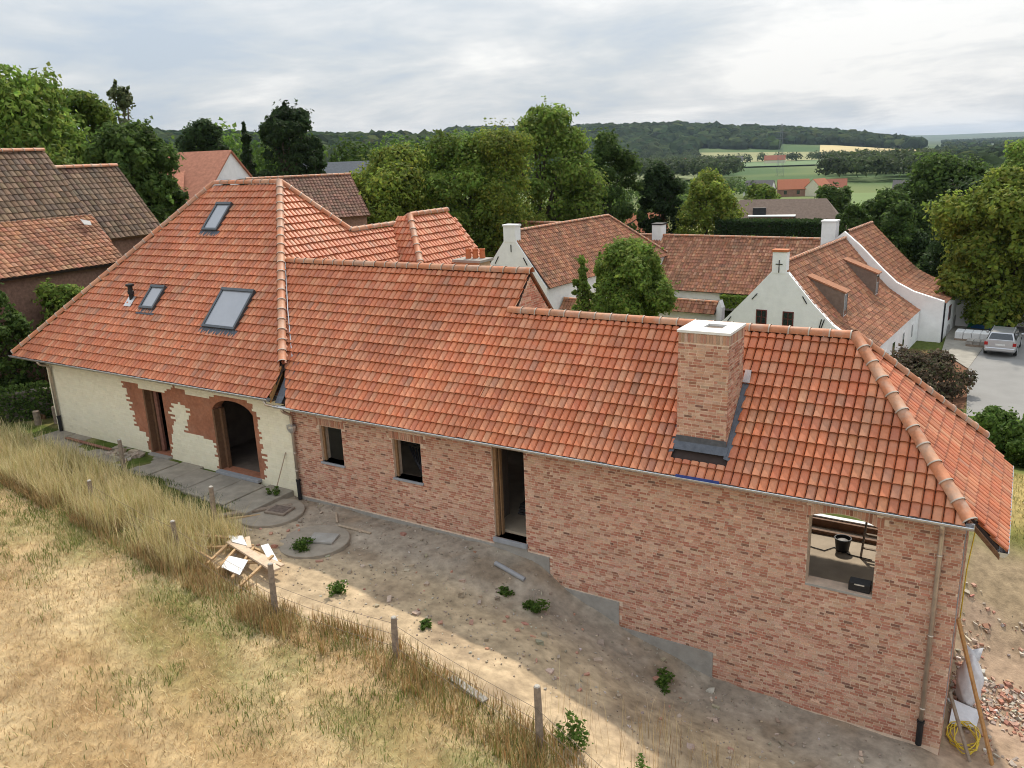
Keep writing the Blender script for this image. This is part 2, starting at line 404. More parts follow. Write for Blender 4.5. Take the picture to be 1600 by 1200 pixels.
# ------------------------------------------------------------------ terrain
CP = np.array([(-12,-1,-2.45),(-6,-1.5,-2.5),(-3,-2,-2.58),(-.4,-.2,-2.72),(4.5,-.2,-2.74),(7.3,-.2,-2.95),(7.8,-.3,-3.4),(9.1,-.2,-3.95),(11.2,-.2,-4.57),(13,-.2,-4.67),(15.1,-.2,-4.62),(15.6,.5,-4.9),
 (2,-2,-2.82),(5,-2,-2.93),(7,-1.1,-3.25),(8.5,-2,-3.35),(10.5,-1,-4.35),(13,-1.5,-4.62),(3,-2.9,-2.72),(5.6,-3.3,-2.95),(7.5,-3.6,-3.0),(9.4,-4,-3.15),(12.1,-3.1,-4.0),(14,-3.5,-4.3),
 (10.1,-5.1,-2.98),(6.7,-4.5,-2.72),(3.7,-4.6,-2.64),(-.1,-4,-2.55),(-4,-3.6,-2.48),(-9,-3.2,-2.42),(3.4,-9.8,-2.6),(-6,-6,-2.35),(10,-7.5,-2.72),(0,-12,-2.4),(-15,-8,-2.0),(12,-10,-2.8),(16,-13,-3.1),(14,-6.5,-3.3),
 (15.7,2.3,-4.95),(16.3,4,-4.8),(16.2,6,-3.95),(16.3,9,-3.35),(17,12,-3.7),(16,17,-5),(16.5,22,-6.2),(14,30,-7.0),(16.8,33,-7.1),(15.3,44,-7.2),(20,0,-4.9),(22,10,-3.8),(22,-6,-4),(18,5,-4.4),
 (13,6,-2.72),(13,4.6,-2.66),(9,7,-2.8),(2,7,-2.7),(0,14,-3.3),(-8,12,-2.7),(5,20,-5),(0,26,-6.8),(-10,28,-6.8),(-18,33,-6.9),(5,45,-7.2),(-15,55,-7.2),(10,60,-7.3),(12,80,-7.6),(-12,80,-6.5),
 (-14,1,-2.3),(-16,3,-2.0),(-20,-3,-1.6),(-22,8,-1.5),(-25,14,-1.2),(-35,15,-.4),(-30,30,-2.5),(-40,30,-1.2),(-50,45,-2.0),(-60,-10,.6),(-60,20,0),(40,0,-5),(40,30,-7),(40,70,-8),(-30,-30,-1),(10,-30,-2.5),(40,-30,-4),(-60,80,-4),(-30,90,-6.5),(10,110,-9),(60,110,-10)], float)
_d = np.sqrt(((CP[:, None, :2]-CP[None, :, :2])**2).sum(-1)+.05)
_A = np.block([[_d, np.ones((len(CP), 1))], [np.ones((1, len(CP))), np.zeros((1, 1))]])
_w = np.linalg.solve(_A, np.concatenate([CP[:, 2], [0]]))
def vnoise(x, y, s, seed=0):
    x = np.asarray(x, float)/s; y = np.asarray(y, float)/s
    xi = np.floor(x).astype(np.int64); yi = np.floor(y).astype(np.int64); fx = x-xi; fy = y-yi
    fx = fx*fx*(3-2*fx); fy = fy*fy*(3-2*fy)
    def hsh(a, b):
        n = (a*374761393 + b*668265263 + seed*982451653) & 0x7fffffff
        n = ((n ^ (n >> 13))*1274126177) & 0x7fffffff
        return ((n ^ (n >> 16)) & 0xffff)/65535.
    return (hsh(xi, yi)*(1-fx)+hsh(xi+1, yi)*fx)*(1-fy)+(hsh(xi, yi+1)*(1-fx)+hsh(xi+1, yi+1)*fx)*fy
def fbm(x, y, s, seed=0, o=4):
    t = 0; a = 1; w = 0
    for k in range(o): t = t+a*vnoise(x, y, s/2**k, seed+k*7); w += a; a *= .5
    return t/w
def sstep(a, b, x): t = np.clip((x-a)/(b-a), 0, 1); return t*t*(3-2*t)
def hill(x, y):
    dx = x-CAM.x; dy = y-CAM.y; r = np.hypot(dx, dy); az = np.arctan2(dx, dy)
    base = np.interp(r, [0, 100, 380, 700, 1300, 3000, 12000], [-7, -9, -15, -17, -20, -22, -24])
    nz = fbm(x, y, 700., 5, 1)-.5
    hl = np.interp(az, [-1.6, -1.1, -.96, -.78, -.59, -.5, -.42], [56, 58, 56, 47, 38, 32, 0])
    left = hl*sstep(450, 1150, r)*(1+.15*nz)
    hr = np.interp(az, [-.75, -.6, -.48, -.36, -.255, -.185, -.12, -.08, .1], [80, 79, 76, 76, 54, 37, 12, 1, 0])
    right = hr*sstep(1350, 2300, r)*(1+.12*nz)
    far = 50*sstep(7500, 11000, r)
    return base+np.maximum(left, right)+far
def Z(x, y, fine=True):
    x = np.asarray(x, float); y = np.asarray(y, float)
    sh = x.shape; xf = x.ravel(); yf = y.ravel(); out = np.empty(len(xf))
    for i in range(0, len(xf), 20000):
        a, b = xf[i:i+20000], yf[i:i+20000]
        d = np.sqrt((a[:, None]-CP[None, :, 0])**2+(b[:, None]-CP[None, :, 1])**2+.05)
        out[i:i+20000] = d@_w[:-1]+_w[-1]
    r = np.hypot(xf-5, yf-25)
    k = sstep(75, 150, r)
    z = out*(1-k)+hill(xf, yf)*k
    if fine:
        near = 1-sstep(30, 60, np.hypot(xf-5, yf+2))
        rough = np.where((yf > -4.2) & (yf < .1) & (xf > -1), 1., .45)
        z = z + near*rough*((fbm(xf, yf, 1.5, 3)-.5)*.20+(fbm(xf, yf, .35, 9, 3)-.5)*.06)
    return z.reshape(sh)
def z1(x, y): return float(Z(np.array([x]), np.array([y]))[0])
def lines(segs):
    o = []
    for a, b, n in segs: o += list(np.linspace(a, b, n, endpoint=False))
    return np.array(o+[segs[-1][1]])
gx = np.concatenate([-np.geomspace(14000, 70, 56), lines([(-70, -20, 22), (-20, -14, 16), (-14, 21, 200), (21, 60, 22)]), np.geomspace(70, 14000, 34)])
gy = np.concatenate([-np.geomspace(1500, 30, 14), lines([(-28, -15, 10), (-15, 11, 150), (11, 60, 30), (60, 150, 22)]), np.geomspace(155, 14000, 86)])
GX, GY = np.meshgrid(gx, gy); GZ = Z(GX, GY)
def fence_y(x): return np.interp(x, [-30, -9, -4, 0, 3.7, 6.7, 10.1, 13, 20], [-2.5, -3.0, -3.6, -4.1, -4.6, -4.5, -5.1, -6.2, -9])
def ground_colour(x, y):
    n = len(x); c = np.zeros((n, 3))
    n1 = fbm(x, y, 3.5, 21); n2 = fbm(x, y, .8, 33); n3 = fbm(x, y, 12., 41)
    straw = np.array([.39, .27, .135]); brown = np.array([.25, .155, .072]); green = np.array([.10, .125, .03]); pale = np.array([.47, .355, .20])
    def mixc(a, b, t): return a*(1-t[:, None])+b*t[:, None]
    meadow = mixc(np.tile(green, (n, 1))*.9, np.tile(straw, (n, 1)), sstep(.45, .75, n3)*.6)
    c[:] = meadow
    fy = fence_y(x)
    d = fy-y                                              # distance into the field
    f = mixc(np.tile(straw, (n, 1)), np.tile(pale, (n, 1)), sstep(.42, .62, n1))
    f = mixc(f, np.tile(brown, (n, 1)), sstep(.55, .75, n2)*.6)
    gr = sstep(.38, .62, fbm(x, y, 2.2, 55))*(1-sstep(1.2, 3.6, d+(n1-.5)*2.5))
    f = mixc(f, np.tile(green, (n, 1))*1.1, gr*.65)
    row = np.sin((x*.36+y*.93)*2.9+(n1-.5)*3.5); f = mixc(f, np.tile(pale, (n, 1))*1.05, sstep(.35, 1, row)*.45); f = mixc(f, np.tile(brown, (n, 1)), sstep(.3, 1, -row)*.38)
    k = sstep(-.35, .35, d+(n2-.5)*.8); c = mixc(c, f, k*(1-sstep(26, 40, np.abs(x))))
    sand = np.array([.44, .335, .215]); grey = np.array([.335, .282, .222]); dk = np.array([.25, .185, .125])
    dirt = mixc(np.tile(sand, (n, 1)), np.tile(grey, (n, 1)), sstep(-2.4, -.6, y+(n1-.5)*1.5)); dirt = mixc(dirt, np.tile(dk, (n, 1)), sstep(.5, .72, n2)*.7)
    dirt = dirt*(1+.5*(fbm(x, y, .5, 131, 3)-.5))[:, None]
    kd = (1-k)*sstep(-1.6, -.2, x+(n2-.5)*1.2)*(1-sstep(.2, .5, y))*(x < 16.5)
    c = mixc(c, dirt, kd)
    # rubble yard and bare bank past the right-hand end, then dry lawn
    kr = sstep(15.2, 15.5, x)*(1-sstep(6.6, 8.2, y+(n1-.5)*2))*sstep(-3.5, -2.5, y)
    rub = mixc(np.tile([.36, .26, .18], (n, 1)), np.tile([.30, .225, .14], (n, 1)), sstep(3.6, 5.5, y)); rub = mixc(rub, np.tile([.42, .30, .22], (n, 1)), sstep(.5, .7, n2)*.6)
    c = mixc(c, rub, kr)
    kl = sstep(6.6, 8.2, y+(n1-.5)*2)*(1-sstep(13, 15, y))*sstep(9, 11, x)
    c = mixc(c, mixc(np.tile([.34, .26, .10], (n, 1)), np.tile([.14, .15, .035], (n, 1)), sstep(.42, .65, n1)), kl)
    lw = (1-k)*(1-sstep(-2.2, -1.2, x))*(y < 0)
    c = mixc(c, mixc(np.tile([.075, .105, .02], (n, 1)), np.tile([.26, .22, .10], (n, 1)), sstep(.55, .8, n2)), lw)
    bed = ((x > 9.3) & (x < 14.2) & (y > 26) & (y < 43)).astype(float)
    c = mixc(c, np.tile([.17, .085, .05], (n, 1)), bed)
    far = sstep(120, 300, np.hypot(x, y))
    fg = mixc(np.tile([.055, .10, .035], (n, 1)), np.tile([.13, .16, .06], (n, 1)), sstep(.45, .65, fbm(x, y, 260., 77, 3)))
    fg = mixc(fg, np.tile([.055, .075, .045], (n, 1)), sstep(1500, 4000, np.hypot(x, y))*.8)
    return mixc(c, fg, far)
gc = ground_colour(GX.ravel(), GY.ravel())
nxg, nyg = len(gx), len(gy)
ii = np.arange(nxg*nyg).reshape(nyg, nxg)
GF = np.stack([ii[:-1, :-1], ii[:-1, 1:], ii[1:, 1:], ii[1:, :-1]], -1).reshape(-1, 4)
M_ground = mat('ground', attr=True, rough=.97, var=.38, scale=4.5, bump=.9, bscale=22, detail=9, spec=.1)
g = obj('ground', mesh_np('ground', np.stack([GX, GY, GZ], -1), GF, gc, M_ground, smooth=True)); g['kind'] = 'structure'
def drape(name, pts, dz, col, step, var=.2, scale=.5, mname=None, rough=.95):
    """a sheet over the terrain, cut to a convex outline"""
    P = np.array(pts, float); lo = P.min(0); hi = P.max(0)
    xs = np.arange(lo[0], hi[0]+step, step); ys = np.arange(lo[1], hi[1]+step, step); X, Y = np.meshgrid(xs, ys)
    V = np.stack([X, Y, Z(X, Y, False)+dz], -1).reshape(-1, 3); k = np.arange(len(V)).reshape(X.shape)
    F = np.stack([k[:-1, :-1], k[:-1, 1:], k[1:, 1:], k[1:, :-1]], -1).reshape(-1, 4)
    me = mesh_np(name, V, F, None, mat(mname or name, col, rough, var, scale, .3, 12), smooth=True)
    bm = bmesh.new(); bm.from_mesh(me); c = P.mean(0)
    for k in range(len(P)):
        a = P[k]; b = P[(k+1) % len(P)]; nn = np.array([-(b-a)[1], (b-a)[0]])
        if np.dot(c-a, nn) < 0: nn = -nn
        bmesh.ops.bisect_plane(bm, geom=bm.verts[:]+bm.edges[:]+bm.faces[:], plane_co=(a[0], a[1], 0), plane_no=(nn[0], nn[1], 0), clear_inner=True)
    bm.to_mesh(me); bm.free()
    o = obj(name, me); o['kind'] = 'structure'; return o
drape('road', [(14.6, 24.5), (30, 22), (30, 75), (17.2, 75), (13.9, 39)], .05, (.23, .225, .215), 1., .1, .8)
drape('driveway', [(12.2, 43), (13.9, 39.1), (17.1, 75), (11.5, 75)], .055, (.30, .28, .24), 1., .2, 2.)
drape('pavement', [(14.4, 22.6), (30, 19.8), (30, 21.9), (14.6, 24.4)], .07, (.30, .285, .26), 1., .2, 2.)
def polar(r, az): return (CAM.x+r*math.sin(az), CAM.y+r*math.cos(az))
for r0, r1, a0, a1, c in [(950, 1250, -.345, -.13, (.10, .16, .06)), (1290, 1620, -.33, -.13, (.21, .21, .09)), (1450, 1800, -.20, -.055, (.44, .35, .17)), (560, 800, -.42, -.33, (.18, .21, .09)), (190, 330, -.165, -.09, (.12, .175, .05)), (1500, 2400, -.035, .08, (.055, .11, .055)), (2600, 4200, -.05, .12, (.065, .10, .06)), (1300, 1500, -.46, -.36, (.17, .21, .09)), (800, 930, -.11, -.02, (.30, .29, .11))]:
    drape('field', [polar(r0, a0), polar(r0, a1), polar(r1, a1), polar(r1, a0)], 1.5, c, (r1-r0)/14, .15, .02, 'field_%d' % r0)
# ------------------------------------------------------------------ the brick wing under construction
SL = 1.0575; q_ = math.hypot(1, SL)
WZ = 0.0
wing = thing('brick_wing', 'new red brick wing with orange pantile roof and empty window openings', 'house', (7.5, 2, -4.6))
XR_ = 15.4
OPS = [(0.715, 1.476, -1.53, -.545), (3.139, 3.999, -1.545, -.545), (6.018, 6.865, -2.50, -.30), (12.918, 14.076, -1.90, -.41)]
m = MB()
wall_y(m, -.30, XR_, 0, .30, -4.95, -.02, OPS)
# segmental arch over the wide window
xa, xb = 12.918, 14.076; n = 10
for k in range(n):
    x0 = xa+(xb-xa)*k/n; x1 = xa+(xb-xa)*(k+1)/n
    f = lambda x: -.41-.13*((x-(xa+xb)/2)/((xb-xa)/2))**2
    for yy in (0, .30): m.poly([(x0, yy, -.41), (x1, yy, -.41), (x1, yy, f(x1)), (x0, yy, f(x0))])
    m.poly([(x0, 0, f(x0)), (x1, 0, f(x1)), (x1, .30, f(x1)), (x0, .30, f(x0))])
wallf = m.build('wall', M_mortar, wing); wallf['label'] = 'front wall of thin red and pink bricks'
def in_op(x, z, pad=0):
    k = np.zeros(len(x), bool)
    for a, b, c, d in OPS:
        arch = .13*np.clip((x-(a+b)/2)/((b-a)/2), -1, 1)**2 if a > 12 else 0
        k |= (x > a-pad) & (x < b+pad) & (z > c-pad) & (z < d-arch+pad)
    return k
def plinth_top(x): return np.where(x < 7.45, -2.70, np.where(x < 9.14, -3.36, np.where(x < 11.22, -3.95, -4.62)))
def wing_ok(u, v):
    x = u-.30; z = v-4.95
    k = ~in_op(x, z, .012) & (z > plinth_top(x)+.02) & (z < -.05)
    for a, b, c, d in OPS[:2]+OPS[3:]: k &= ~((x > a-.10) & (x < b+.10) & (z > d-.10) & (z < d+.215))   # soldier courses
    k &= ~((x > 5.73) & (x < 7.0) & (z > -.30) & (z < -.13))                                              # timber lintel
    return k
bricks('brick_courses', wallf, (-.30, 0, -4.95), (1, 0, 0), (0, 0, 1), (0, -1, 0), XR_+.30, 4.9, wing_ok, keep=300, seed=3, holes=[(a+.30, b+.30, c+4.95, d+4.95) for a, b, c, d in OPS])
sm = MB(); vv = []; cc = []
bx = np.array([(-1,-1,0),(1,-1,0),(1,1,0),(-1,1,0),(-1,-1,1),(1,-1,1),(1,1,1),(-1,1,1)], float)
for a, b, c, d in OPS[:2]+OPS[3:]:
    nb = int((b-a+.2)/.062)
    for k in range(nb):
        x = a-.10+(k+.5)*(b-a+.2)/nb
        ar = -.13*min(1, abs((x-(a+b)/2)/((b-a)/2)))**2 if a > 12 else 0
        h = .185 if a < 12 else .30+ar*.9
        s = bx*np.array([.0245, h/2, -.010])
        vv.append(np.stack([s[:, 0]+x, s[:, 2], s[:, 1]+d+ar+h/2+.012], 1))
nS = len(vv)
obj('soldier_course', mesh_np('soldier_course', np.concatenate(vv), (np.array([(4,5,6,7),(0,1,5,4),(1,2,6,5),(2,3,7,6),(3,0,4,7)])[None]+(np.arange(nS)*8)[:, None, None]).reshape(-1, 4), np.repeat(pal(nS, *BRICK_C), 8, axis=0), M_brick), wallf, 'stuff')
# grey rendered plinth in steps
m = MB()
for x0, x1, zt in ((-.28, 7.45, -2.70), (7.45, 9.14, -3.36), (9.14, 11.22, -3.95)):
    if x0 < 6: m.box((x0, -.022, -4.9), (6.0, 0.001, zt)); m.box((6.0, -.022, -4.9), (6.88, .001, -2.62)); m.box((6.88, -.022, -4.9), (x1, .001, zt))
    else: m.box((x0+.004, -.022, -4.9), (x1, .001, zt))
pl = m.build('plinth', M_conc, wing); pl['label'] = 'stepped grey cement plinth'
def sill(a, b, z, mt=M_stone, out=.05, h=.055, parent=wing):
    return MB().box((a-.03, -out, z-h), (b+.03, .30, z)).build('sill', mt, parent, bevel=.006)
for k, (a, b, c, d) in enumerate(OPS):
    fr = MB()
    if k < 2: 
        fr.box((a+.001, .07, c), (a+.07, .13, d)); fr.box((b-.05, .13, c), (b-.001, .17, d)); fr.box((a, .13, d-.04), (b, .17, d-.001))
        f_ = fr.build('window_frame', mat('stained_frame', (.27, .155, .08), .8, .3, 14), wing, bevel=.004); sill(a, b, c, parent=f_)
    elif k == 2:
        fr.box((a+.001, .05, c), (a+.08, .13, d)); fr.box((a+.09, .14, c), (a+.12, .24, d)); fr.box((b-.03, .14, c), (b-.001, .18, d))
        f_ = fr.build('door_frame', mat('stained_frame'), wing, bevel=.004); sill(a, b, c, parent=f_, out=.07, h=.11)
        MB().box((5.73, -.014, -.295), (7.0, .10, -.14)).build('lintel', mat('ochre_timber', (.40, .21, .08), .8, .3, 14), wing, bevel=.004)
    else:
        MB().box((a+.002, -.012, c-.05), (b-.002, .32, c-.004)).build('sill', M_conc, wing, bevel=.006)
# right-hand end wall (grey membrane), back walls, slab, partitions, open garden room behind the wide window
m = MB(); m.box((XR_-.30, .301, -4.95), (XR_, 3.4, -.05)); m.box((XR_-.3, 3.4, -2.75), (XR_, 3.95, -.05)); ew = m.build('end_wall', M_mortar, wing)
bricks('end_bricks', ew, (XR_, .0, -4.95), (0, 1, 0), (0, 0, 1), (1, 0, 0), 3.95, 4.85, lambda u, v: (u < 3.4) | (v > 2.2), seed=31)
m = MB(); m.box((XR_+.001, .02, -4.0), (XR_+.02, .10, -.25)); m.build('corner_strip', M_stone, wing)
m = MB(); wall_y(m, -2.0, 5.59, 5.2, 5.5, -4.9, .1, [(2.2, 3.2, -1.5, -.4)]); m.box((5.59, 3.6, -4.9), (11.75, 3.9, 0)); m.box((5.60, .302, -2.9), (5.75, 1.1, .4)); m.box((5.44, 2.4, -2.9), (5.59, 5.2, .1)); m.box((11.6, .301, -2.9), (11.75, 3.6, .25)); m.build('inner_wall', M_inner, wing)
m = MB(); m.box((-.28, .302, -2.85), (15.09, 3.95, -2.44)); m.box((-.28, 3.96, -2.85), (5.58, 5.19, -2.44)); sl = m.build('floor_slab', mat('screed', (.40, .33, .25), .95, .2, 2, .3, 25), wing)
m = MB(); m.box((11.76, 3.70, -2.44), (15.09, 3.92, -2.27)); m.build('track_base', M_brown, wing); m = MB(); m.box((11.76, 3.80, -2.265), (15.09, 3.93, -2.235)); m.build('track_cover', M_white, wing)
m = MB(); m.box((11.76, 3.3, -2.44), (15.09, 3.38, -2.36)); m.build('floor_rail', M_brown, wing)
# gable above the step in the roof, facing right
g0 = (5.592, -.2, .1)
m = MB(); m.slab([(5.592, 1.70, 2.05), (5.592, 4.35, 1.35), (5.592, 2.705, 3.13)], .2); gb = m.build('gable', M_mortar, wing)
def gab_ok(u, v): y = u+1.2; z = v+1.2; return (z < 3.10-SL*np.abs(y-2.705)) & (z > 2.02) | ((y > 1.93) & (z < 3.10-SL*np.abs(y-2.705)) & (z > 2.34-SL*np.maximum(y-1.93, 0)))
m = MB(); m.slab([(5.590, 1.5, 1.4), (5.590, 5.2, .35), (5.590, 2.705, 3.10)], .15); m.build('gable_core', M_mortar, gb)
bricks('gable_bricks', gb, (5.593, 1.2, 1.2), (0, 1, 0), (0, 0, 1), (1, 0, 0), 3.6, 2.0, gab_ok, seed=9)
MB().slab([(5.66, 5.0, .80), (5.66, 2.705, 3.235), (5.50, 2.705, 3.235), (5.50, 5.0, .80)], .05).build('verge_board', M_brown, gb)
# roof
roof = MB()
def zf(y): return SL*(y+.33)-.03
D_ = .05
def up(pts): 
    P = [Vector(p) for p in pts]; nn = (P[1]-P[0]).cross(P[2]-P[0]); return pts if nn.z > 0 else pts[::-1]
vx = lambda z: -4.617+(5.406-z)/1.162        # white roof's side plane: x at height z
roof.slab(up([(-.42, -.29, zf(-.29)), (5.59, -.29, zf(-.29)), (5.59, 2.705, zf(2.705)), (-2.73, 2.705, zf(2.705)), (-.45, .3, zf(.3))]), D_)
roof.slab(up([(5.59, -.29, zf(-.29)), (15.38, -.29, zf(-.29)), (13.16, 1.93, zf(1.93)), (5.59, 1.93, zf(1.93))]), D_)
roof.slab(up([(13.16, 1.93, zf(1.93)), (15.42, -.33, -.03), (15.42, 4.19, -.03)]), D_)
roof.slab(up([(15.42, .06, -.032), (15.91, .06, -.54), (15.91, 4.25, -.54), (15.42, 4.25, -.032)]), D_)
roof.slab(up([(5.6, 1.93, zf(1.93)), (13.16, 1.93, zf(1.93)), (15.42, 4.19, -.03), (5.6, 4.19, -.03)]), D_)
roof.slab(up([(-2.7, 2.705, zf(2.705)), (5.59, 2.705, zf(2.705)), (5.59, 5.74, -.03), (-2.7, 5.74, -.03)]), D_)
rf = roof.build('roof', M_deck, wing); rf['label'] = 'orange pantile roof with stepped ridge and hipped end'
FV = (0, 1, SL)
# front slope: upper and lower parts share one grid
P0 = (-2.8, -.36, -.03+SL*(-.03)); k0 = -2.8
CH = (10.341, 11.321, .058, 1.021)
def u_(x): return x-k0
Ltop1 = (2.705+.36)*q_-.05; Ltop2 = (1.93+.36)*q_-.05
# valley: x >= vx(z) with z=SL*(v/q_-.03)
vz = SL/q_
tiles('tile_field', rf, P0, (1, 0, 0), FV, 8.45, Ltop1, [(0, -1, Ltop1), (-1, 0, u_(5.61)), (1, vz/1.162, -u_(-4.617+5.406/1.162)+.02)], keep=40)
n_c = math.floor(u_(5.61)/.167)*.167
P1 = (k0+n_c, P0[1], P0[2]); hipL = 15.42
low = [(0, -1, Ltop2), (1, 0, -(5.61-P1[0])), (-1, -1/q_, (15.42+.33-P1[0])-.36+.0)]
# the chimney pierces the slope: split the grid round it
cu0, cu1 = CH[0]-P1[0], CH[1]-P1[0]; cv0, cv1 = (CH[2]+.36)*q_-.12, (CH[3]+.36)*q_+.05
tiles('tile_field', rf, P1, (1, 0, 0), FV, 9.9, Ltop2, low+[(-1, 0, cu0-.02)], keep=40)
tiles('tile_field', rf, P1, (1, 0, 0), FV, 9.9, Ltop2, low+[(1, 0, -cu1-.09)], keep=150)
tiles('tile_field', rf, P1, (1, 0, 0), FV, 9.9, cv0, [(0, -1, cv0-.16), (1, 0, -cu0+.02), (-1, 0, cu1+.09)], keep=0)
tiles('tile_field', rf, P1, (1, 0, 0), FV, 9.9, Ltop2, [(0, -1, Ltop2), (0, 1, -cv1), (1, 0, -cu0+.02), (-1, 0, cu1+.09)], keep=0)
# hipped end and its low canopy
PH = (15.95, -.40, -.03-SL*.53); Lh = (15.95-13.16)*q_-.05
tiles('tile_field', rf, PH, (0, 1, 0), (-1, 0, SL), 4.8, Lh, [(0, 1, -.53*q_), (1, -1/q_, .53-.07), (-1, -1/q_, 4.59+.53)], keep=70)
tiles('tile_field', rf, PH, (0, 1, 0), (-1, 0, SL), 4.8, .53*q_, [(0, -1, .53*q_), (1, 0, -.46), (-1, 0, 4.65)], keep=0)
tiles('tile_field', rf, (15.42, 4.22, -.03), (-1, 0, 0), (0, -1, SL), 9.85, 2.29*q_, [(0, -1, 2.29*q_-.05), (1, -1/q_, 0), (-1, 0, 9.8)])
tiles('tile_field', rf, (5.60, 5.77, -.03), (-1, 0, 0), (0, -1, SL), 8.3, 3.07*q_, [(0, -1, 3.06*q_)])
zr = .065
ridge_run(rf, (13.12, 1.93, 2.39-.03+zr), (5.45, 1.93, 2.39-.03+zr)); ridge_run(rf, (5.66, 2.705, 3.21-.03+zr), (-2.62, 2.705, 3.21-.03+zr))
ridge_run(rf, (15.46, -.37, .03), (13.16, 1.93, 2.45)); ridge_run(rf, (15.46, 4.23, .03), (13.16, 1.93, 2.45))
MB().slab([(-.42, -.36, .03), (-.20, -.36, .03), (-.30, .75, 1.16), (-.66, .75, 1.16)], .02).build('valley_flashing', M_lead, rf)
MB().tube([(-2.66, 2.62, 3.22), (-1.6, 1.53, 2.02+.05), (-.58, .55, .97)], .018, 6).build('valley_trim', M_zinc, rf)
gutter(wing, (-.42, -.40, -.045), (15.52, -.40, -.045), (0, -1, 0))
gutter(wing, (15.96, .02, -.585), (15.96, 4.33, -.585), (1, 0, 0), .085)
MB().box((15.40, -.35, -.12), (15.53, -.31, -.02)).build('gutter_end', M_zinc, wing)
MB().box((-.4, -.30, -.16), (15.4, -.02, -.10)).build('soffit', M_brown, wing)
MB().slab([(15.45, .03, -.10), (15.93, .03, -.62), (15.93, .05, -.72), (15.45, .05, -.20)], .03).build('canopy_fascia', M_brown, wing)
tp = MB(); tp.box((10.53, -.478, -.035), (11.38, -.472, .02)); tp.build('blue_tape', mat('blue_film', (.03, .06, .25), .4, .2, 9), wing)['label'] = 'blue film stuck on the gutter'
# down pipes
def pipe(parent, x, zt, zb, r=.042, zk=.5):
    p = MB(); p.tube([(x, -.38, zt), (x, -.33, zt-.10), (x, -.10, zt-.26), (x, -.085, zt-.36), (x, -.085, zb+zk)], r, 10)
    for z in (zt-.7, (zt+zb)/2, zb+zk+.3): p.lathe((x, -.085, z), [(r+.008, -.02), (r+.008, .02)], 10)
    o = p.build('down_pipe', M_pipe, parent, smooth=True)
    MB().lathe((x, -.085, zb), [(r+.012, 0), (r+.012, zk), (r+.022, zk), (r+.022, zk+.05), (r+.006, zk+.05)], 12).build('pipe_shoe', M_dark, o, smooth=False)
    return o
pipe(wing, 15.07, -.10, -4.58, zk=.46)
pw = pipe(wing, -.20, -.10, -2.75, zk=.52)
MB().lathe((-.20, -.10, -.86), [(.05, 0), (.10, .07), (.13, .16), (.13, .22)], 12).build('rainwater_hopper', M_zinc, pw)
# big brick chimney on the front slope
x0, x1, y0, y1 = CH
ch = MB().box((x0+.008, y0+.008, -.2), (x1-.008, y1-.008, 2.66)).build('chimney', M_mortar, wing); ch['label'] = 'square red brick chimney with white cement cap'
okc = lambda zl: (lambda u, v: (v > zl(u)) & (v < 2.40))
allk = lambda u, v: v < 2.42
bricks('chimney_bricks', ch, (x0, y0+.008, .05), (1, 0, 0), (0, 0, 1), (0, -1, 0), x1-x0, 2.6, allk, keep=110, seed=21)
bricks('chimney_bricks', ch, (x1-.008, y0, .05), (0, 1, 0), (0, 0, 1), (1, 0, 0), y1-y0, 2.6, allk, keep=40, seed=22)
bricks('chimney_bricks', ch, (x0+.008, y0, .05), (0, 1, 0), (0, 0, 1), (-1, 0, 0), y1-y0, 2.6, allk, seed=23)
bricks('chimney_bricks', ch, (x0, y1-.008, .05), (1, 0, 0), (0, 0, 1), (0, 1, 0), x1-x0, 2.6, allk, seed=24)
vv = []
for k in range(16):
    for fx in (0, 1):
        s = bx*np.array([.024, .085, .010]); t = (k+.5)/16
        if fx == 0: vv.append(np.stack([x0+t*(x1-x0)+s[:, 0], y0+.006-s[:, 2], 2.565+s[:, 1]], 1))
        else: vv.append(np.stack([x1-.006+s[:, 2], y0+t*(y1-y0)+s[:, 0], 2.565+s[:, 1]], 1))
obj('chimney_soldiers', mesh_np('chimney_soldiers', np.concatenate(vv), (np.array([(4,5,6,7),(0,1,5,4),(1,2,6,5),(2,3,7,6),(3,0,4,7)])[None]+(np.arange(32)*8)[:, None, None]).reshape(-1, 4), np.repeat(pal(32, [(.46,.29,.2),(.42,.22,.16),(.5,.36,.27)]), 8, axis=0), M_brick), ch, 'stuff')
cap = MB(); hx0, hx1, hy0, hy1 = x0+.36, x1-.26, y0+.36, y1-.24
for a, b in (((x0-.02, y0-.02), (x1+.02, hy0)), ((x0-.02, hy1), (x1+.02, y1+.02)), ((x0-.02, hy0), (hx0, hy1)), ((hx1, hy0), (x1+.02, hy1))): cap.box((*a, 2.665), (*b, 2.712))
capo = cap.build('cap', mat('white_cement', (.70, .69, .66), .9, .12, 6, .3, 30), ch)
MB().box((hx0-.02, hy0-.02, 2.655), (hx1+.02, hy1+.02, 2.668)).build('flue', M_inner, ch)
fl = MB()
fl.slab([(x0-.05, y0-.12, SL*(y0-.12+.33)+.085), (x1+.05, y0-.12, SL*(y0-.12+.33)+.085), (x1+.05, y0-.005, SL*(y0+.33)+.10), (x0-.05, y0-.005, SL*(y0+.33)+.10)], .02)
fl.box((x0-.01, y0-.012, .35), (x1+.01, y0-.002, .62))
fl.slab([(x1+.004, y0-.16, SL*(y0-.16+.33)+.085), (x1+.12, y0-.16, SL*(y0-.16+.33)+.06), (x1+.12, y1+.12, SL*(y1+.12+.33)+.06), (x1+.004, y1+.12, SL*(y1+.12+.33)+.085)], .03)
fl.slab([(x0-.10, y0-.16, SL*(y0-.16+.33)+.06), (x0-.004, y0-.16, SL*(y0-.16+.33)+.085), (x0-.004, y1+.1, SL*(y1+.1+.33)+.085), (x0-.10, y1+.1, SL*(y1+.1+.33)+.06)], .03)
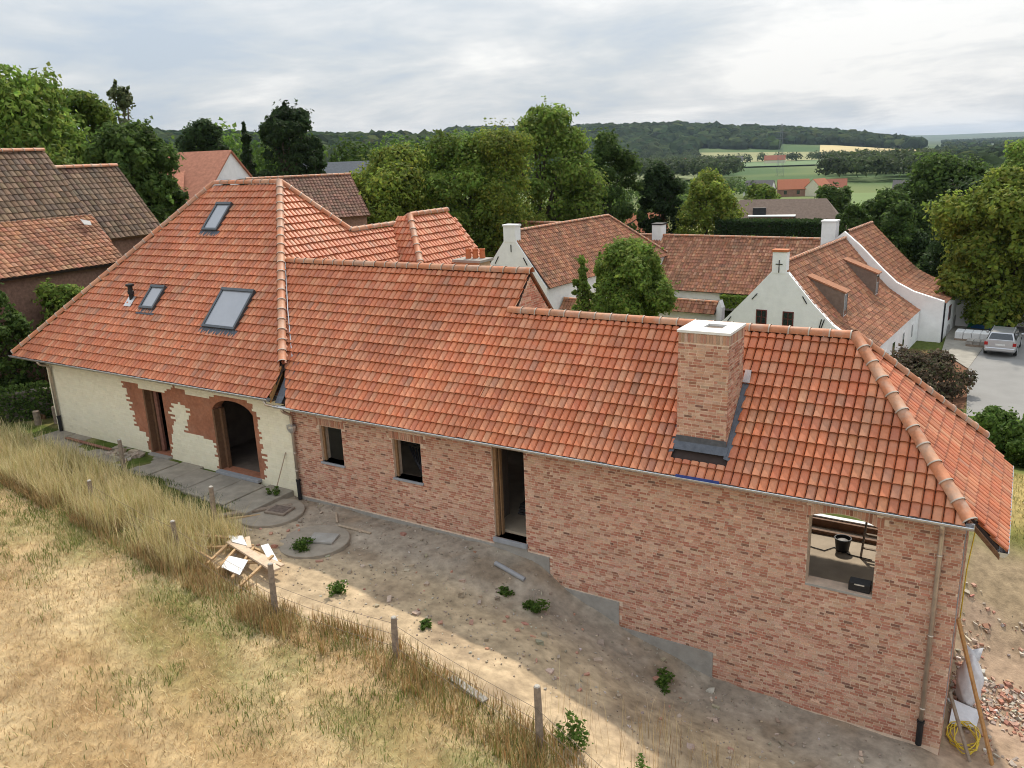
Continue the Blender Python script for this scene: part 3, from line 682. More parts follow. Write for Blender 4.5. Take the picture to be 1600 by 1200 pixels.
fl.build('flashing', M_lead, ch)
MB().slab([(x1+.0, y1-.02, SL*(y1+.33)+.12), (x1+.14, y1-.02, SL*(y1+.33)+.12), (x1+.12, y1+.16, SL*(y1+.18+.33)+.14), (x1+.0, y1+.16, SL*(y1+.18+.33)+.14)], .02).build('flashing_corner', M_zinc, ch)

# ------------------------------------------------------------------ the cream painted house
house = thing('cream_house', 'cream painted brick house with hipped orange roof and three skylights', 'house', (-6, 4.6, -2.5))
HO = [(-6.57, -5.68, -2.45, -.43), (-3.44, -1.78, -2.47, -.31)]
m = MB(); wall_y(m, -11.7, -.30, 0, .32, -2.9, .12, HO)
xa, xb = HO[1][:2]; n = 12; cx = (xa+xb)/2; hw = (xb-xa)/2
fa = lambda x: -.31-.42*(1-math.sqrt(max(0, 1-((x-cx)/hw)**2*.93)))
for k in range(n):
    p, q = xa+(xb-xa)*k/n, xa+(xb-xa)*(k+1)/n
    for yy in (0, .32): m.poly([(p, yy, -.31), (q, yy, -.31), (q, yy, fa(q)), (p, yy, fa(p))])
    m.poly([(p, 0, fa(p)), (q, 0, fa(q)), (q, .32, fa(q)), (p, .32, fa(p))])
hw_ = m.build('wall', M_terra, house); hw_['label'] = 'cream painted brick front with bare terracotta patches round the openings'
PT1 = [(-7.6,-.30),(-6.78,-.28),(-6.78,-.43),(-5.42,-.43),(-5.42,-.95),(-5.27,-1.2),(-5.51,-1.74),(-5.56,-2.36),(-6.75,-2.40),(-6.73,-1.92),(-7.25,-1.69),(-7.3,-1.1),(-7.45,-.6)]
PT2 = [(-5.5,-.40),(-5.15,-.16),(-4.47,-.22),(-4.47,-.36),(-3.2,-.36),(-3.2,-.22),(-1.96,-.22),(-1.62,-.6),(-1.55,-1.3),(-1.50,-2.1),(-1.62,-2.45),(-3.5,-2.45),(-3.56,-1.64),(-4.75,-1.52),(-4.5,-.8),(-4.95,-.62),(-5.5,-.95)]
def inpoly(x, z, P):
    k = np.zeros(len(x), bool); j = len(P)-1
    for i in range(len(P)):
        (xi, zi), (xj, zj) = P[i], P[j]
        k ^= ((zi > z) != (zj > z)) & (x < (xj-xi)*(z-zi)/((zj-zi) or 1e-9)+xi); j = i
    return k
def cream_ok(u, v):
    x = u-11.7; z = v-2.9
    jx = x+.05*np.sin(z*41)
    k = ~inpoly(jx, z, PT1) & ~inpoly(jx, z, PT2)
    for a, b, c, d in HO: k &= ~((x > a-.05) & (x < b+.05) & (z > c-.2) & (z < d+.03))
    return k & (z < .1)
CREAM = ([(.82,.76,.58),(.83,.775,.60),(.80,.74,.56)], [3,3,2])
bricks('painted_bricks', hw_, (-11.7, 0, -2.9), (1, 0, 0), (0, 0, 1), (0, -1, 0), 11.4, 3.02, cream_ok, bl=.205, bh=.065, j=.006, d=.0055, cols=(CREAM[0], CREAM[1], .012), m=M_wpaint, seed=5, under=.0027, holes=[(a+11.7, b+11.7, c+2.9, d+2.9) for a, b, c, d in HO])
m = MB(); m.box((-11.7, .321, -2.9), (-11.38, 9.0, .12)); m.box((-11.7, 9.0, -2.9), (.3, 9.3, .12)); m.box((-.62, .321, -2.9), (-.31, 5.1, .1)); m.build('outer_wall', mat('cream_render', (.62, .58, .45), .85, .1, 3), house)
m = MB(); m.box((-11.35, 2.6, -2.6), (-1.0, 2.75, 1.5)); m.box((-4.9, .33, -2.6), (-4.75, 2.6, 1.0)); m.build('inner_wall', M_inner, house)
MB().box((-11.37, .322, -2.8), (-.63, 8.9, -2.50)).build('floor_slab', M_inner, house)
for (a, b, c, d) in HO:
    fr = MB().box((a-.012, -.02, c), (a+.06, .30, d if a < -5 else -.66)); fr.box((a+.07, .16, c), (a+.16, .28, d if a < -5 else -.66)); fr.build('door_frame', M_brown, house)
    MB().box((a-.05, -.16, c-.09), (b+.05, .3, c-.005)).build('threshold', M_stone if a > -5 else M_conc, house, bevel=.006)
MB().box((-6.36, .18, -2.42), (-6.22, .26, -.45)).build('jamb_board', mat('old_red_board', (.22, .10, .07), .85, .4, 8), house)
m = MB(); ez = .176
HE = [(-12.88, -.35), (-.60, -.35)]
def hz(y): return ez+SL*(y+.35)-.03
hr = MB(); hr.slab(up([(-12.84, -.31, hz(-.31)), (-.62, -.31, hz(-.31)), (-.66, .25, hz(.25)), (-4.617, 4.596, hz(4.596)), (-7.71, 4.596, hz(4.596))]), .05)
KX = 1.162
def hx(x): return 5.406-KX*(x+4.617)-.03
hr.slab(up([(-4.617, 4.596, hx(-4.617)), (-.62, .26, hx(-.62)), (-.117, 1.2, hx(-.117)), (-.117, 11.8, hx(-.117)), (-3.2, 11.8, hx(-3.2)), (-3.2, 6.05, hx(-3.2))]), .05)
hr.slab(up([(-12.88, -.35, ez-.03), (-7.71, 4.596, hz(4.596)), (-12.88, 9.54, ez-.03)]), .05)
hr.slab(up([(-12.88, 9.54, ez-.03), (-7.71, 4.596, hz(4.596)), (-4.617, 4.596, hz(4.596)), (-3.2, 6.05, hx(-3.2)), (-3.2, 9.54, ez-.03+.4)]), .05)
hr.slab(up([(-3.2, 6.05, hx(-3.2)), (-3.2, 11.8, hx(-3.2)), (-6.3, 11.8, .2), (-6.3, 9.2, .2)]), .05)
# taller hipped block at the back
BX, BY0, BY1, BZ = -2.62, 8.55, 10.7, 4.06
def bz(x): return BZ-KX*(x-BX)-.03
hr.slab(up([(BX, BY0, bz(BX)), (.70, 5.35, bz(.70)), (.70, BY1, bz(.70)), (BX, BY1, bz(BX))]), .05)
hr.slab(up([(BX, BY0, bz(BX)), (.70, 5.35, bz(.70)), (-3.0, 8.2, 3.42), (-3.25, 8.55, 3.76)]), .05)
hr.slab(up([(BX, BY0, bz(BX)), (BX, BY1, bz(BX)), (-5.9, BY1, bz(.70)), (-3.6, BY0, 2.9)]), .05)
hrf = hr.build('roof', M_deck, house); hrf['label'] = 'hipped orange pantile roof with mortared ridge tiles'
m = MB(); m.slab([(BX, BY1, BZ-.1), (.6, BY1, .1), (-5.8, BY1, .1)], .2); m.box((.3, 5.6, -3), (.6, BY1-.2, .15)); m.build('rear_wall', mat('cream_render'), house)
PW = (-12.88, -.38, ez-.03-SL*.03); Lw = (4.596+.38)*q_-.05
# skylight openings split the slope, so lay it whole and let the frames stand on it
tiles('tile_field', hrf, PW, (1, 0, 0), FV, 12.4, Lw, [(0, -1, Lw), (1, -5.17/4.946/q_, -.06), (-1, 0, 12.30), (-1, -4.5/4.946/q_, 12.88-.117-.03)], keep=220)
PS = (-.117, -.35, ez-.03); qk = math.hypot(1, KX)
tiles('tile_field', hrf, PS, (0, 1, 0), (-1, 0, KX), 12.2, 4.5*qk, [(1, -4.946/4.5/qk, .05), (0, -1, 3.083*qk-.04), (0, 1, -.6*qk)], keep=60)
tiles('tile_field', hrf, (PS[0], PS[1], PS[2]), (0, 1, 0), (-1, 0, KX), 8, 4.5*qk, [(1, -4.946/4.5/qk, .05), (0, 1, -3.083*qk+.04), (-1, -1.045/qk, 11.09-1.35)], keep=20)
tiles('tile_field', hrf, (.70, 5.35, bz(.70)), (0, 1, 0), (-1, 0, KX), 5.4, 3.32*qk, [(1, -.964/qk, 0), (0, -1, 3.32*qk-.04), (-1, 0, 5.37)], keep=0)
fd = Vector((0, 1, 1.19))
tiles('tile_field', hrf, (-3.2, 5.35, .19), (1, 0, 0), (0, 1, 1.208), 3.95, 3.2*1.568, [(-1, -1.037/1.568, 3.9), (1, -.0, -.1), (0, -1, 3.18*1.568), (0, 1, -1.9*1.568)], keep=0)
for a, b in (((-4.60, 4.596, 5.44), (-7.72, 4.596, 5.44)), ((-.66, .26, .93), (-4.617, 4.596, 5.46)), ((-12.86, -.37, .22), (-7.71, 4.596, 5.46)), ((-3.2, 6.08, 3.82), (-4.617, 4.596, 5.46)), ((-3.2, 8.7, 3.80), (-3.2, 6.05, 3.80)), ((BX, BY1+.05, BZ+.04), (BX, BY0, BZ+.04)), ((.5, 5.55, .48), (BX, BY0, BZ+.04)), ((-3.22, 8.75, 3.80), (BX, BY0, BZ+.04))):
    ridge_run(hrf, a, b)
MB().slab([(-.62, -.34, .20), (-.72, .24, .84), (-.72, .24, .62), (-.62, -.34, -.02)], .03).build('verge_board', mat('ochre_timber'), hrf)
gutter(house, (-12.98, -.42, .125), (-.58, -.42, .125), (0, -1, 0), .075)
MB().box((-11.9, -.32, .0), (-.62, -.015, .06)).build('soffit', mat('dark_soffit', (.09, .075, .06), .9), house)
p_ = MB(); p_.tube([(-11.4, -.42, .06), (-11.4, -.35, -.06), (-11.4, -.10, -.16), (-11.4, -.08, -.28), (-11.4, -.08, -1.95)], .045, 10); dpo = p_.build('down_pipe', M_pipe, house, smooth=True)
MB().lathe((-11.4, -.08, -2.45), [(.056, 0), (.056, .5), (.066, .5), (.066, .55)], 12).build('pipe_shoe', M_dark, dpo)
MB().tube([(-.75, -.42, .05), (-.74, -.40, -.06), (-.5, -.33, -.10), (-.36, -.36, -.09)], .038, 8).build('overflow_pipe', M_pipe, house, smooth=True)
# skylights: (left x, right x, low y, high y)
def slope_pt(x, y, h=0.): return Vector((x, y, ez+SL*(y+.35))) + Vector((0, -SL, 1)).normalized()*h
for (xl, xr, yl, yh, lab) in ((-6.90, -6.17, 3.24, 4.0, 'narrow skylight near the ridge'), (-7.72, -7.02, 1.14, 1.73, 'small skylight beside the vent pipe'), (-4.44, -3.05, .86, 1.79, 'large skylight with pale blind')):
    fr = MB(); t = .075
    def fb(a, b, c, d, h0, h1): 
        P = [slope_pt(a, c, h1), slope_pt(b, c, h1), slope_pt(b, d, h1), slope_pt(a, d, h1)]; fr.slab(P, h1-h0)
    fb(xl, xr, yl, yl+t*.7, 0, .13); fb(xl, xr, yh-t*.8, yh, 0, .15); fb(xl, xl+t, yl+t*.7, yh-t*.8, 0, .13); fb(xr-t, xr, yl+t*.7, yh-t*.8, 0, .13)
    skl = fr.build('skylight', mat('grey_aluminium', (.09, .10, .11), .4, .15, 5, metal=.5), house); skl['label'] = lab
    MB().slab([slope_pt(xl+t, yl+t*.7, .10), slope_pt(xr-t, yl+t*.7, .10), slope_pt(xr-t, yh-t*.8, .10), slope_pt(xl+t, yh-t*.8, .10)], .02).build('pane', M_skyglass, skl)
    ap = MB(); nn = int((xr-xl+.2)/.10)
    for k in range(nn):
        a = xl-.1+(xr-xl+.2)*k/nn; b = xl-.1+(xr-xl+.2)*(k+1)/nn; mdd = (a+b)/2
        for (p, q, ha, hb) in ((a, mdd, .045, .075), (mdd, b, .075, .045)): ap.poly([slope_pt(p, yl-.13, ha), slope_pt(q, yl-.13, hb), slope_pt(q, yl, hb), slope_pt(p, yl, ha)])
    ap.build('apron_flashing', M_lead, skl)
b0 = slope_pt(-8.39, 1.33, 0)
vp = MB(); vp.lathe((b0.x, b0.y, b0.z-.1), [(.075, 0), (.075, .32), (.10, .33), (.10, .42), (.075, .43), (.075, .56), (.13, .58), (.13, .64), (.05, .66)], 12); vp.build('vent_pipe', M_dark, house)['label'] = 'black roof vent pipe'
MB().slab([slope_pt(-8.56, 1.16, .075), slope_pt(-8.22, 1.16, .075), slope_pt(-8.22, 1.42, .075), slope_pt(-8.56, 1.42, .075)], .02).build('vent_flashing', M_zinc, house)
# pale chimney with three pots behind the wing
rc = MB(); rc.box((-.58, 8.3, .6), (.36, 8.95, 2.55)); rco = rc.build('chimney', mat('pale_brick', (.50, .37, .25), .9, .2, 18, .4, 60), house); rco['label'] = 'pale brick chimney with three clay pots'
MB().box((-.68, 8.2, 2.555), (.46, 9.05, 2.65)).build('cap', M_conc, rco, bevel=.01)
for k in range(3): MB().lathe((-.28+.22*k, 8.62+.1*k, 2.65), [(.10, 0), (.085, .26), (.10, .28), (.10, .32), (.07, .32), (.07, .2)], 12).build('chimney_pot', mat('orange_clay', (.46, .15, .06), .8, .2, 9), rco, smooth=False)
# paving along the front
pv = thing('paving', 'worn concrete slab path along the foot of the cream house', 'path', (-6, -.6, -2.5))
xs = np.linspace(-11.6, -.5, 13)
for k in range(12):
    a, b = xs[k]+.006, xs[k+1]-.006; z = z1((a+b)/2, -.7)
    zt = -2.44-.012*k+random.uniform(-.012, .012)
    MB().box((a, -1.0-.06*k, zt-.3), (b, -.004 if not any(q[0]-.05 < b and q[1]+.05 > a for q in HO) else -.165, zt)).build('slab', mat('path_concrete', (.30, .265, .215), .95, .25, 3, .5, 25, stain=.4, stain_col=(.18, .15, .12)), pv, bevel=.012)
pv['kind'] = 'structure'; del pv['category']
# ------------------------------------------------------------------ the white farm behind (own axes: t right, s away)
FO = (4.4, 32.3); FA = (.0703, .9975); FB = (.9975, -.0703)
def F(t, s, z): return (FO[0]+FB[0]*t+FA[0]*s, FO[1]+FB[1]*t+FA[1]*s, z)
fA = np.array([*FA, 0]); fB = np.array([*FB, 0])
def fm(): q = MB(); q.T = F; return q
FT = ([(.35,.155,.085),(.30,.125,.068),(.38,.185,.11),(.25,.11,.065)], [3,3,2,1.6])
def slope_tiles(name, roof, p_low0, p_low1, p_up0, p_up1, cw=.24, g=.32, cols=FT, m=None, h=.045, frame=None):
    """tiles on a quad given by its two eave and two upper corners (world), U from low0 to low1"""
    a, b, c, d = [np.array(p, float) for p in (p_low0, p_low1, p_up0, p_up1)]
    U = b-a; Lu = np.linalg.norm(U); U /= Lu
    n = np.cross(U, c-a); V = np.cross(n, U); V /= np.linalg.norm(V)
    if V[2] < 0: V = -V
    cu, cv = (c-a)@U, (c-a)@V; du, dv = (d-a)@U, (d-a)@V
    lo = min(0, cu); a2 = a+U*lo
    H = []
    def hp(p, q, inside):
        nx, ny = -(q[1]-p[1]), q[0]-p[0]; L = math.hypot(nx, ny); nx /= L; ny /= L; c_ = -(nx*p[0]+ny*p[1])
        if nx*inside[0]+ny*inside[1]+c_ < 0: nx, ny, c_ = -nx, -ny, -c_
        H.append((nx, ny, c_))
    q = [(-lo, 0), (Lu-lo, 0), (du-lo, dv), (cu-lo, cv)]; ctr = (sum(x for x, _ in q)/4, sum(y for _, y in q)/4)
    hp(q[1], q[2], ctr); hp(q[3], q[0], ctr); hp(q[2], q[3], ctr)
    tiles(name, roof, a2+np.array([0, 0, .0]), U, V, max(Lu, du)-lo, max(cv, dv), H, cw=cw, g=g, cols=cols, h=h, seg=4, m=m or M_oldtile, lift=.03)
def fwin(parent, t0, t1, z0, z1, s, bars=True, fr=M_redwood):
    """window in a gable facing the camera"""
    w = fm(); w.box((t0, s-.03, z0), (t1, s+.02, z1)); o = w.build('window', fr, parent)
    p = fm(); mt = (t0+t1)/2; mz = (z0+z1)/2
    for a, b in ((t0+.06, mt-.025), (mt+.025, t1-.06)):
        for c, d in ((z0+.06, mz-.02), (mz+.02, z1-.06)): p.box((a, s-.036, c), (b, s-.0305, d))
    p.build('pane', M_glass, o)
def chimney_white(parent, t0, t1, s0, s1, z0, z1, capm=None):
    c = fm(); c.box((t0, s0, z0), (t1, s1, z1)); o = c.build('chimney', M_white, parent)
    k = fm(); k.box((t0-.05, s0-.05, z1+.002), (t1+.05, s1+.05, z1+.12)); k.build('cap', capm or M_white, o); return o
GB = -7.6
def anchor(o, t, t2): return F(t, t2, 0)
# right-hand house
fh = thing('white_farmhouse', 'whitewashed farmhouse with stepped chimney gable and two dormers on its brown roof', 'house', F(0, 7, -7.2))
prof = [(0, -.50), (1.9, -2.62), (3.05, -3.78), (5.1, -5.13)]
g_ = fm(); pts = [(-4.6, 0, -4.95), (-3.05, 0, -3.80), (-1.9, 0, -2.56), (-.45, 0, -.92), (.45, 0, -.92), (1.9, 0, -2.56), (3.05, 0, -3.70), (5.1, 0, -5.05), (5.1, 0, GB), (-4.6, 0, GB)]
g_.slab(pts[::-1], .35); g_.box((4.75, .36, GB), (5.1, 13.95, -5.12)); g_.box((-4.6, .36, GB), (-4.25, 13.95, -5.0)); fw_ = g_.build('wall', M_white, fh)
chimney_white(fh, -.42, .36, -.02, .5, -1.0, .20, mat('orange_clay'))
for t0 in (-1.22, .30): fwin(fh, t0, t0+.62, -3.95, -3.12, 0)
def clean_anchor():
    q = MB()
    def bm_(a, b): MB().beam(F(*a), F(*b), .045, .045).build('wall_anchor', M_dark, fh)
    bm_((-.03, -.03, -.95), (-.03, -.03, -.25)); bm_((-.22, -.03, -.48), (.16, -.03, -.48))
    bm_((-1.5, -.03, -2.55), (-1.2, -.03, -2.2)); bm_((1.35, -.03, -2.2), (1.6, -.03, -2.6)); bm_((-2.9, -.03, -3.95), (-2.7, -.03, -3.65)); bm_((.0, -.03, -4.3), (.0, -.03, -3.95)); bm_((2.35, -.03, -3.9), (2.45, -.03, -3.4)); bm_((2.45, -.03, -3.9), (2.6, -.03, -3.4))
    return None
clean_anchor()
r_ = fm(); fr_ = []
for (a, b) in zip(prof, prof[1:]):
    for sg in (1, -1):
        r_.slab([(sg*a[0], .15, a[1]), (sg*b[0], .15, b[1]), (sg*b[0], 14, b[1]), (sg*a[0], 14, a[1]) ][::sg], .08)
fr = r_.build('roof', M_deck, fh)
for a, b in zip(prof, prof[1:]): slope_tiles('tile_field', fr, F(b[0], .12, b[1]), F(b[0], 14, b[1]), F(a[0], .12, a[1]), F(a[0], 14, a[1]))
ridge_run(fr, F(0, .5, -.44), F(0, 14, -.44), .45, .13)
for k, (s0, s1) in enumerate(((2.4, 3.2), (10.3, 11.1))):     # dormers: catslide roof, glazed front facing right
    zt = -1.35; t1 = 3.0
    zr0 = np.interp(t1, [p[0] for p in prof], [p[1] for p in prof])
    q = fm(); q.slab([(.85, s0-.1, -1.38), (t1+.12, s0-.1, -2.25), (t1+.12, s1+.1, -2.25), (.85, s1+.1, -1.38)], .08)
    dm = q.build('dormer', mat('dormer_tile', (.32, .145, .08), .9, .3, 6), fh)
    q = fm()
    for ss in (s0, s1-.06): q.slab([(.95, ss, -1.48), (t1, ss, -2.30), (t1, ss, zr0-.1)], .06)
    q.build('cheek', mat('cheek_lead', (.20, .15, .12), .9, .2, 5), dm)
    q = fm(); q.box((t1-.08, s0+.04, zr0-.05), (t1-.02, s1-.05, -2.34)); w = q.build('window', M_white, dm)
    q = fm(); q.box((t1-.022, s0+.13, zr0+.12), (t1-.012, s1-.14, -2.45)); q.build('pane', M_glass, w)
for (s0, s1, z0, z1_) in ((3.6, 4.2, -6.7, -5.75), (5.6, 6.5, -7.5, -5.6), (8.6, 9.3, -6.6, -5.6), (11.4, 12.0, -6.6, -5.6)):
    q = fm(); q.box((5.06, s0, z0), (5.12, s1, z1_)); w = q.build('window', M_white, fh)
    q = fm(); q.box((5.118, s0+.1, z0+.1), (5.126, s1-.1, z1_-.1)); q.build('pane', M_glass, w)
chimney_white(fh, -2.4, -1.4, 16.8, 17.7, -3, .35)
# taller house joined behind it, with a swept white parapet
fp = thing('tall_white_house', 'taller white house with swept parapet gable behind the dormered farmhouse', 'house', F(2, 18, -7.2))
pp = [(-.1, -.02), (1.05, -1.0), (2.61, -2.55), (3.5, -3.35), (4.6, -3.9), (6.5, -4.45)]
q = fm(); pf = [(t, 14.0, z) for t, z in pp]; q.slab(([(-4.5, 14.0, GB), (6.5, 14.0, GB)]+pf[::-1]+[(-1.2, 14.0, -1.0), (-4.5, 14.0, -4.2)]), .35); q.box((6.15, 14.36, GB-1), (6.5, 21.3, -4.62)); q.box((-4.5, 14.36, GB), (-4.2, 21.3, -4.2)); q.box((-4.5, 21.3, GB-1), (6.5, 21.6, -4.6)); q.build('wall', M_white, fp)
q = fm()
rp = [(0, -.12), (2.61, -2.72), (3.5, -3.5), (4.6, -4.05), (6.55, -4.66)]
for a, b in zip(rp, rp[1:]): q.slab([(a[0], 14.37, a[1]), (b[0], 14.37, b[1]), (b[0], 21.6, b[1]), (a[0], 21.6, a[1])], .08)
q.slab([(0, 14.37, -.12), (0, 21.6, -.12), (-4.6, 21.6, -4.4), (-4.6, 14.37, -4.4)], .08); pr = q.build('roof', M_deck, fp)
for a, b in zip(rp, rp[1:]): slope_tiles('tile_field', pr, F(b[0], 14.37, b[1]), F(b[0], 21.65, b[1]), F(a[0], 14.37, a[1]), F(a[0], 21.65, a[1]))
ridge_run(pr, F(0, 14.4, -.06), F(0, 21.6, -.06), .45, .13)
q = fm(); q.tube([(6.55, 14.3, -4.6), (6.55, 14.3, GB)], .05, 8); q.build('down_pipe', M_dark, fp)
q = fm(); q.box((6.48, 16.6, -6.2), (6.53, 17.5, -5.2)); w = q.build('window', M_redwood, fp); q = fm(); q.box((6.531, 16.7, -6.1), (6.536, 17.4, -5.3)); q.build('pane', M_glass, w)
def arch_panel(parent, name, t, s0, s1, z0, zs, zt, m_, axis='t', d=.03):
    q = fm(); P = [(s0, z0), (s1, z0)]
    for k in range(9): a = math.pi*k/8; P.append(((s0+s1)/2+(s1-s0)/2*math.cos(a), zs+(zt-zs)*math.sin(a)))
    if axis == 't': q.slab([(t, a, b) for a, b in P], d)
    else: q.slab([(a, t, b) for a, b in P][::-1], d)
    return q.build(name, m_, parent)
arch_panel(fp, 'arched_door', 6.54, 16.4, 17.7, GB, -7.0, -6.55, mat('grey_door', (.35, .34, .33), .7, .15, 6)); arch_panel(fp, 'arched_door', 6.54, 19.2, 20.8, GB, -6.9, -6.4, mat('grey_door'))
q = fm(); q.box((6.5, 20.2, GB-1), (7.4, 21.5, -5.6)); q.build('side_wall', M_white, fp)
# left barn with chimney gable
fb_ = thing('white_barn', 'white gabled barn with white chimney and long brown roof beyond the orange roofs', 'barn', F(-18.5, 7, -7.2))
bt = -18.5
q = fm(); q.slab([(bt-2.9, 0, -2.75), (bt-2.9, 0, GB), (bt+2.9, 0, GB), (bt+2.9, 0, -2.75), (bt+.5, 0, .28), (bt-.5, 0, .28)], .35); q.box((bt+2.55, .36, GB), (bt+2.9, 19, -2.75)); q.box((bt-2.9, .36, GB), (bt-2.55, 19, -2.75)); q.build('wall', M_white, fb_)
chimney_white(fb_, bt-.5, bt+.5, -.02, .6, .2, 1.28)
for t0 in (bt-1.35, bt+.55): fwin(fb_, t0, t0+.7, -2.1, -1.45, 0)
q = MB()
for a, b in (((bt+.1, -.03, .05), (bt+.1, -.03, -.45)), ((bt-1.3, -.03, -1.3), (bt-1.0, -.03, -.8)), ((bt+1.1, -.03, -.8), (bt+1.4, -.03, -1.3))): MB().beam(F(*a), F(*b), .05, .05).build('wall_anchor', M_dark, fb_)
q = fm(); q.slab([(bt, .1, .86), (bt+3.1, .1, -2.78), (bt+3.1, 19, -2.78), (bt, 13.8, .86)], .08); q.slab([(bt, 13.8, .86), (bt+3.1, 19, -2.78), (bt-3.1, 19, -2.78)], .08); q.slab([(bt, .1, .86), (bt, 13.8, .86), (bt-3.1, 19, -2.78), (bt-3.1, .1, -2.78)], .08); br = q.build('roof', M_deck, fb_)
slope_tiles('tile_field', br, F(bt+3.1, .1, -2.78), F(bt+3.1, 19, -2.78), F(bt, .1, .86), F(bt, 13.8, .86))
ridge_run(br, F(bt, .3, .92), F(bt, 13.8, .92), .45, .13); ridge_run(br, F(bt+3.1, 19, -2.72), F(bt, 13.8, .92), .45, .13)
slope_tiles('tile_field', br, F(bt-3.1, 19, -2.78), F(bt-3.1, .1, -2.78), F(bt, 13.8, .86), F(bt, .1, .86))
# low wing stepping down beside it
q = fm(); q.box((bt-9.5, 8, GB), (bt-3.2, 12.5, -2.3)); lb = thing('barn_annex', 'low brown-roofed annex behind the white chimney barn', 'barn', F(bt-6, 10, -7.2)); q.build('wall', M_white, lb)
q = fm(); q.slab([(bt-9.7, 7.8, -2.3), (bt-1.0, 7.8, -2.3), (bt-1.0, 10.2, .55), (bt-8.4, 10.2, .55)], .08); q.slab([(bt-8.4, 10.2, .55), (bt-1, 10.2, .55), (bt-1, 12.7, -2.3), (bt-9.7, 12.7, -2.3)], .08); ar = q.build('roof', M_deck, lb)
slope_tiles('tile_field', ar, F(bt-9.7, 7.8, -2.3), F(bt-1.0, 7.8, -2.3), F(bt-8.4, 10.2, .55), F(bt-1.0, 10.2, .55)); ridge_run(ar, F(bt-8.4, 10.2, .6), F(bt-1, 10.2, .6), .45, .13)
# long hall across the back of the court
fhall = thing('courtyard_hall', 'long low hall with dark arched openings across the back of the farm courtyard', 'barn', F(-9, 19, -7.2))
q = fm(); q.box((-18.6, 16.4, -5.9), (.4, 16.75, -5.2)); q.box((-18.6, 16.4, GB), (-15.0, 16.75, -5.91)); q.box((-12.45, 16.4, GB), (-11.9, 16.75, -5.91)); q.box((-8.6, 16.4, GB), (-7.9, 16.75, -5.91)); q.box((-4.6, 16.4, GB), (.4, 16.75, -5.91)); q.box((-18.6, 23.4, GB), (.4, 23.7, -5.2)); q.box((-18.5, 20, GB), (.3, 20.2, -5.3)); q.build('wall', M_white, fhall)
q = fm(); q.slab([(-19.2, 16.0, -5.22), (1.2, 16.0, -5.22), (-.6, 20, -1.3), (-19.2, 20, -1.3)], .08); q.slab([(-19.2, 20, -1.3), (-.6, 20, -1.3), (1.2, 24, -5.22), (-19.2, 24, -5.22)], .08); ha = q.build('roof', M_deck, fhall)
FT2 = ([(.32,.14,.08),(.36,.17,.10),(.26,.12,.07),(.39,.21,.13)], [3,3,2,1.5])
slope_tiles('tile_field', ha, F(-19.2, 16.0, -5.22), F(1.2, 16.0, -5.22), F(-19.2, 20, -1.3), F(-.6, 20, -1.3), cols=FT2); ridge_run(ha, F(-.6, 20, -1.24), F(-19, 20, -1.24), .45, .13)
chimney_white(fhall, -17.4, -16.5, 19.6, 20.5, -2.5, -.35, M_dark)
q = fm(); q.slab([(-15.2, 12.2, -3.2), (-15.0, 16.2, -5.2), (-13.6, 16.2, -5.3)], .06); q.build('side_roof', mat('dormer_tile'), fhall)
# courtyard wall with tiled coping, gate and pier
cw_ = thing('courtyard_wall', 'white courtyard wall with tiled coping and dark red arched gate', 'wall', F(-10, 2, -7.2))
q = fm(); q.box((-15.6, 1.8, GB), (-9.4, 2.15, -4.45)); q.box((-9.4, 1.8, -4.42), (-4.3, 2.15, -3.95)); q.box((-9.4, 1.8, GB), (-8.3, 2.15, -4.43)); q.box((-5.1, 1.8, GB), (-4.3, 2.15, -4.43)); q.slab([(-4.29, 1.7, GB), (-3.95, 1.7, GB), (-3.95, 1.7, -3.55), (-4.12, 1.7, -3.1), (-4.29, 1.7, -3.55)][::1], .5); q.build('wall', M_white, cw_)
for t0, t1_, z in ((-15.5, -9.42, -4.42), (-9.38, -4.3, -3.92)):
    q = fm(); q.slab([(t0, 1.45, z), (t1_, 1.45, z), (t1_, 2.0, z+.62), (t0, 2.0, z+.62)], .06); q.slab([(t0, 2.0, z+.62), (t1_, 2.0, z+.62), (t1_, 2.55, z), (t0, 2.55, z)], .06); co_ = q.build('coping', M_deck, cw_)
    slope_tiles('tile_field', co_, F(t0, 1.42, z), F(t1_, 1.42, z), F(t0, 2.0, z+.64), F(t1_, 2.0, z+.64)); ridge_run(co_, F(t0, 2, z+.66), F(t1_, 2, z+.66), .45, .1)
arch_panel(cw_, 'gate', 1.95, -8.3, -5.1, GB, -5.2, -4.5, M_redwood, axis='s', d=.08)
vine = None
# garden wall and bin shelter by the parking place
gw = thing('garden_wall', 'low white garden wall behind the parked silver car', 'wall', F(10, 22, -7.3)); q = fm(); q.box((7.6, 21.9, -8.2), (11.9, 22.2, -5.7)); q.build('wall', M_white, gw)

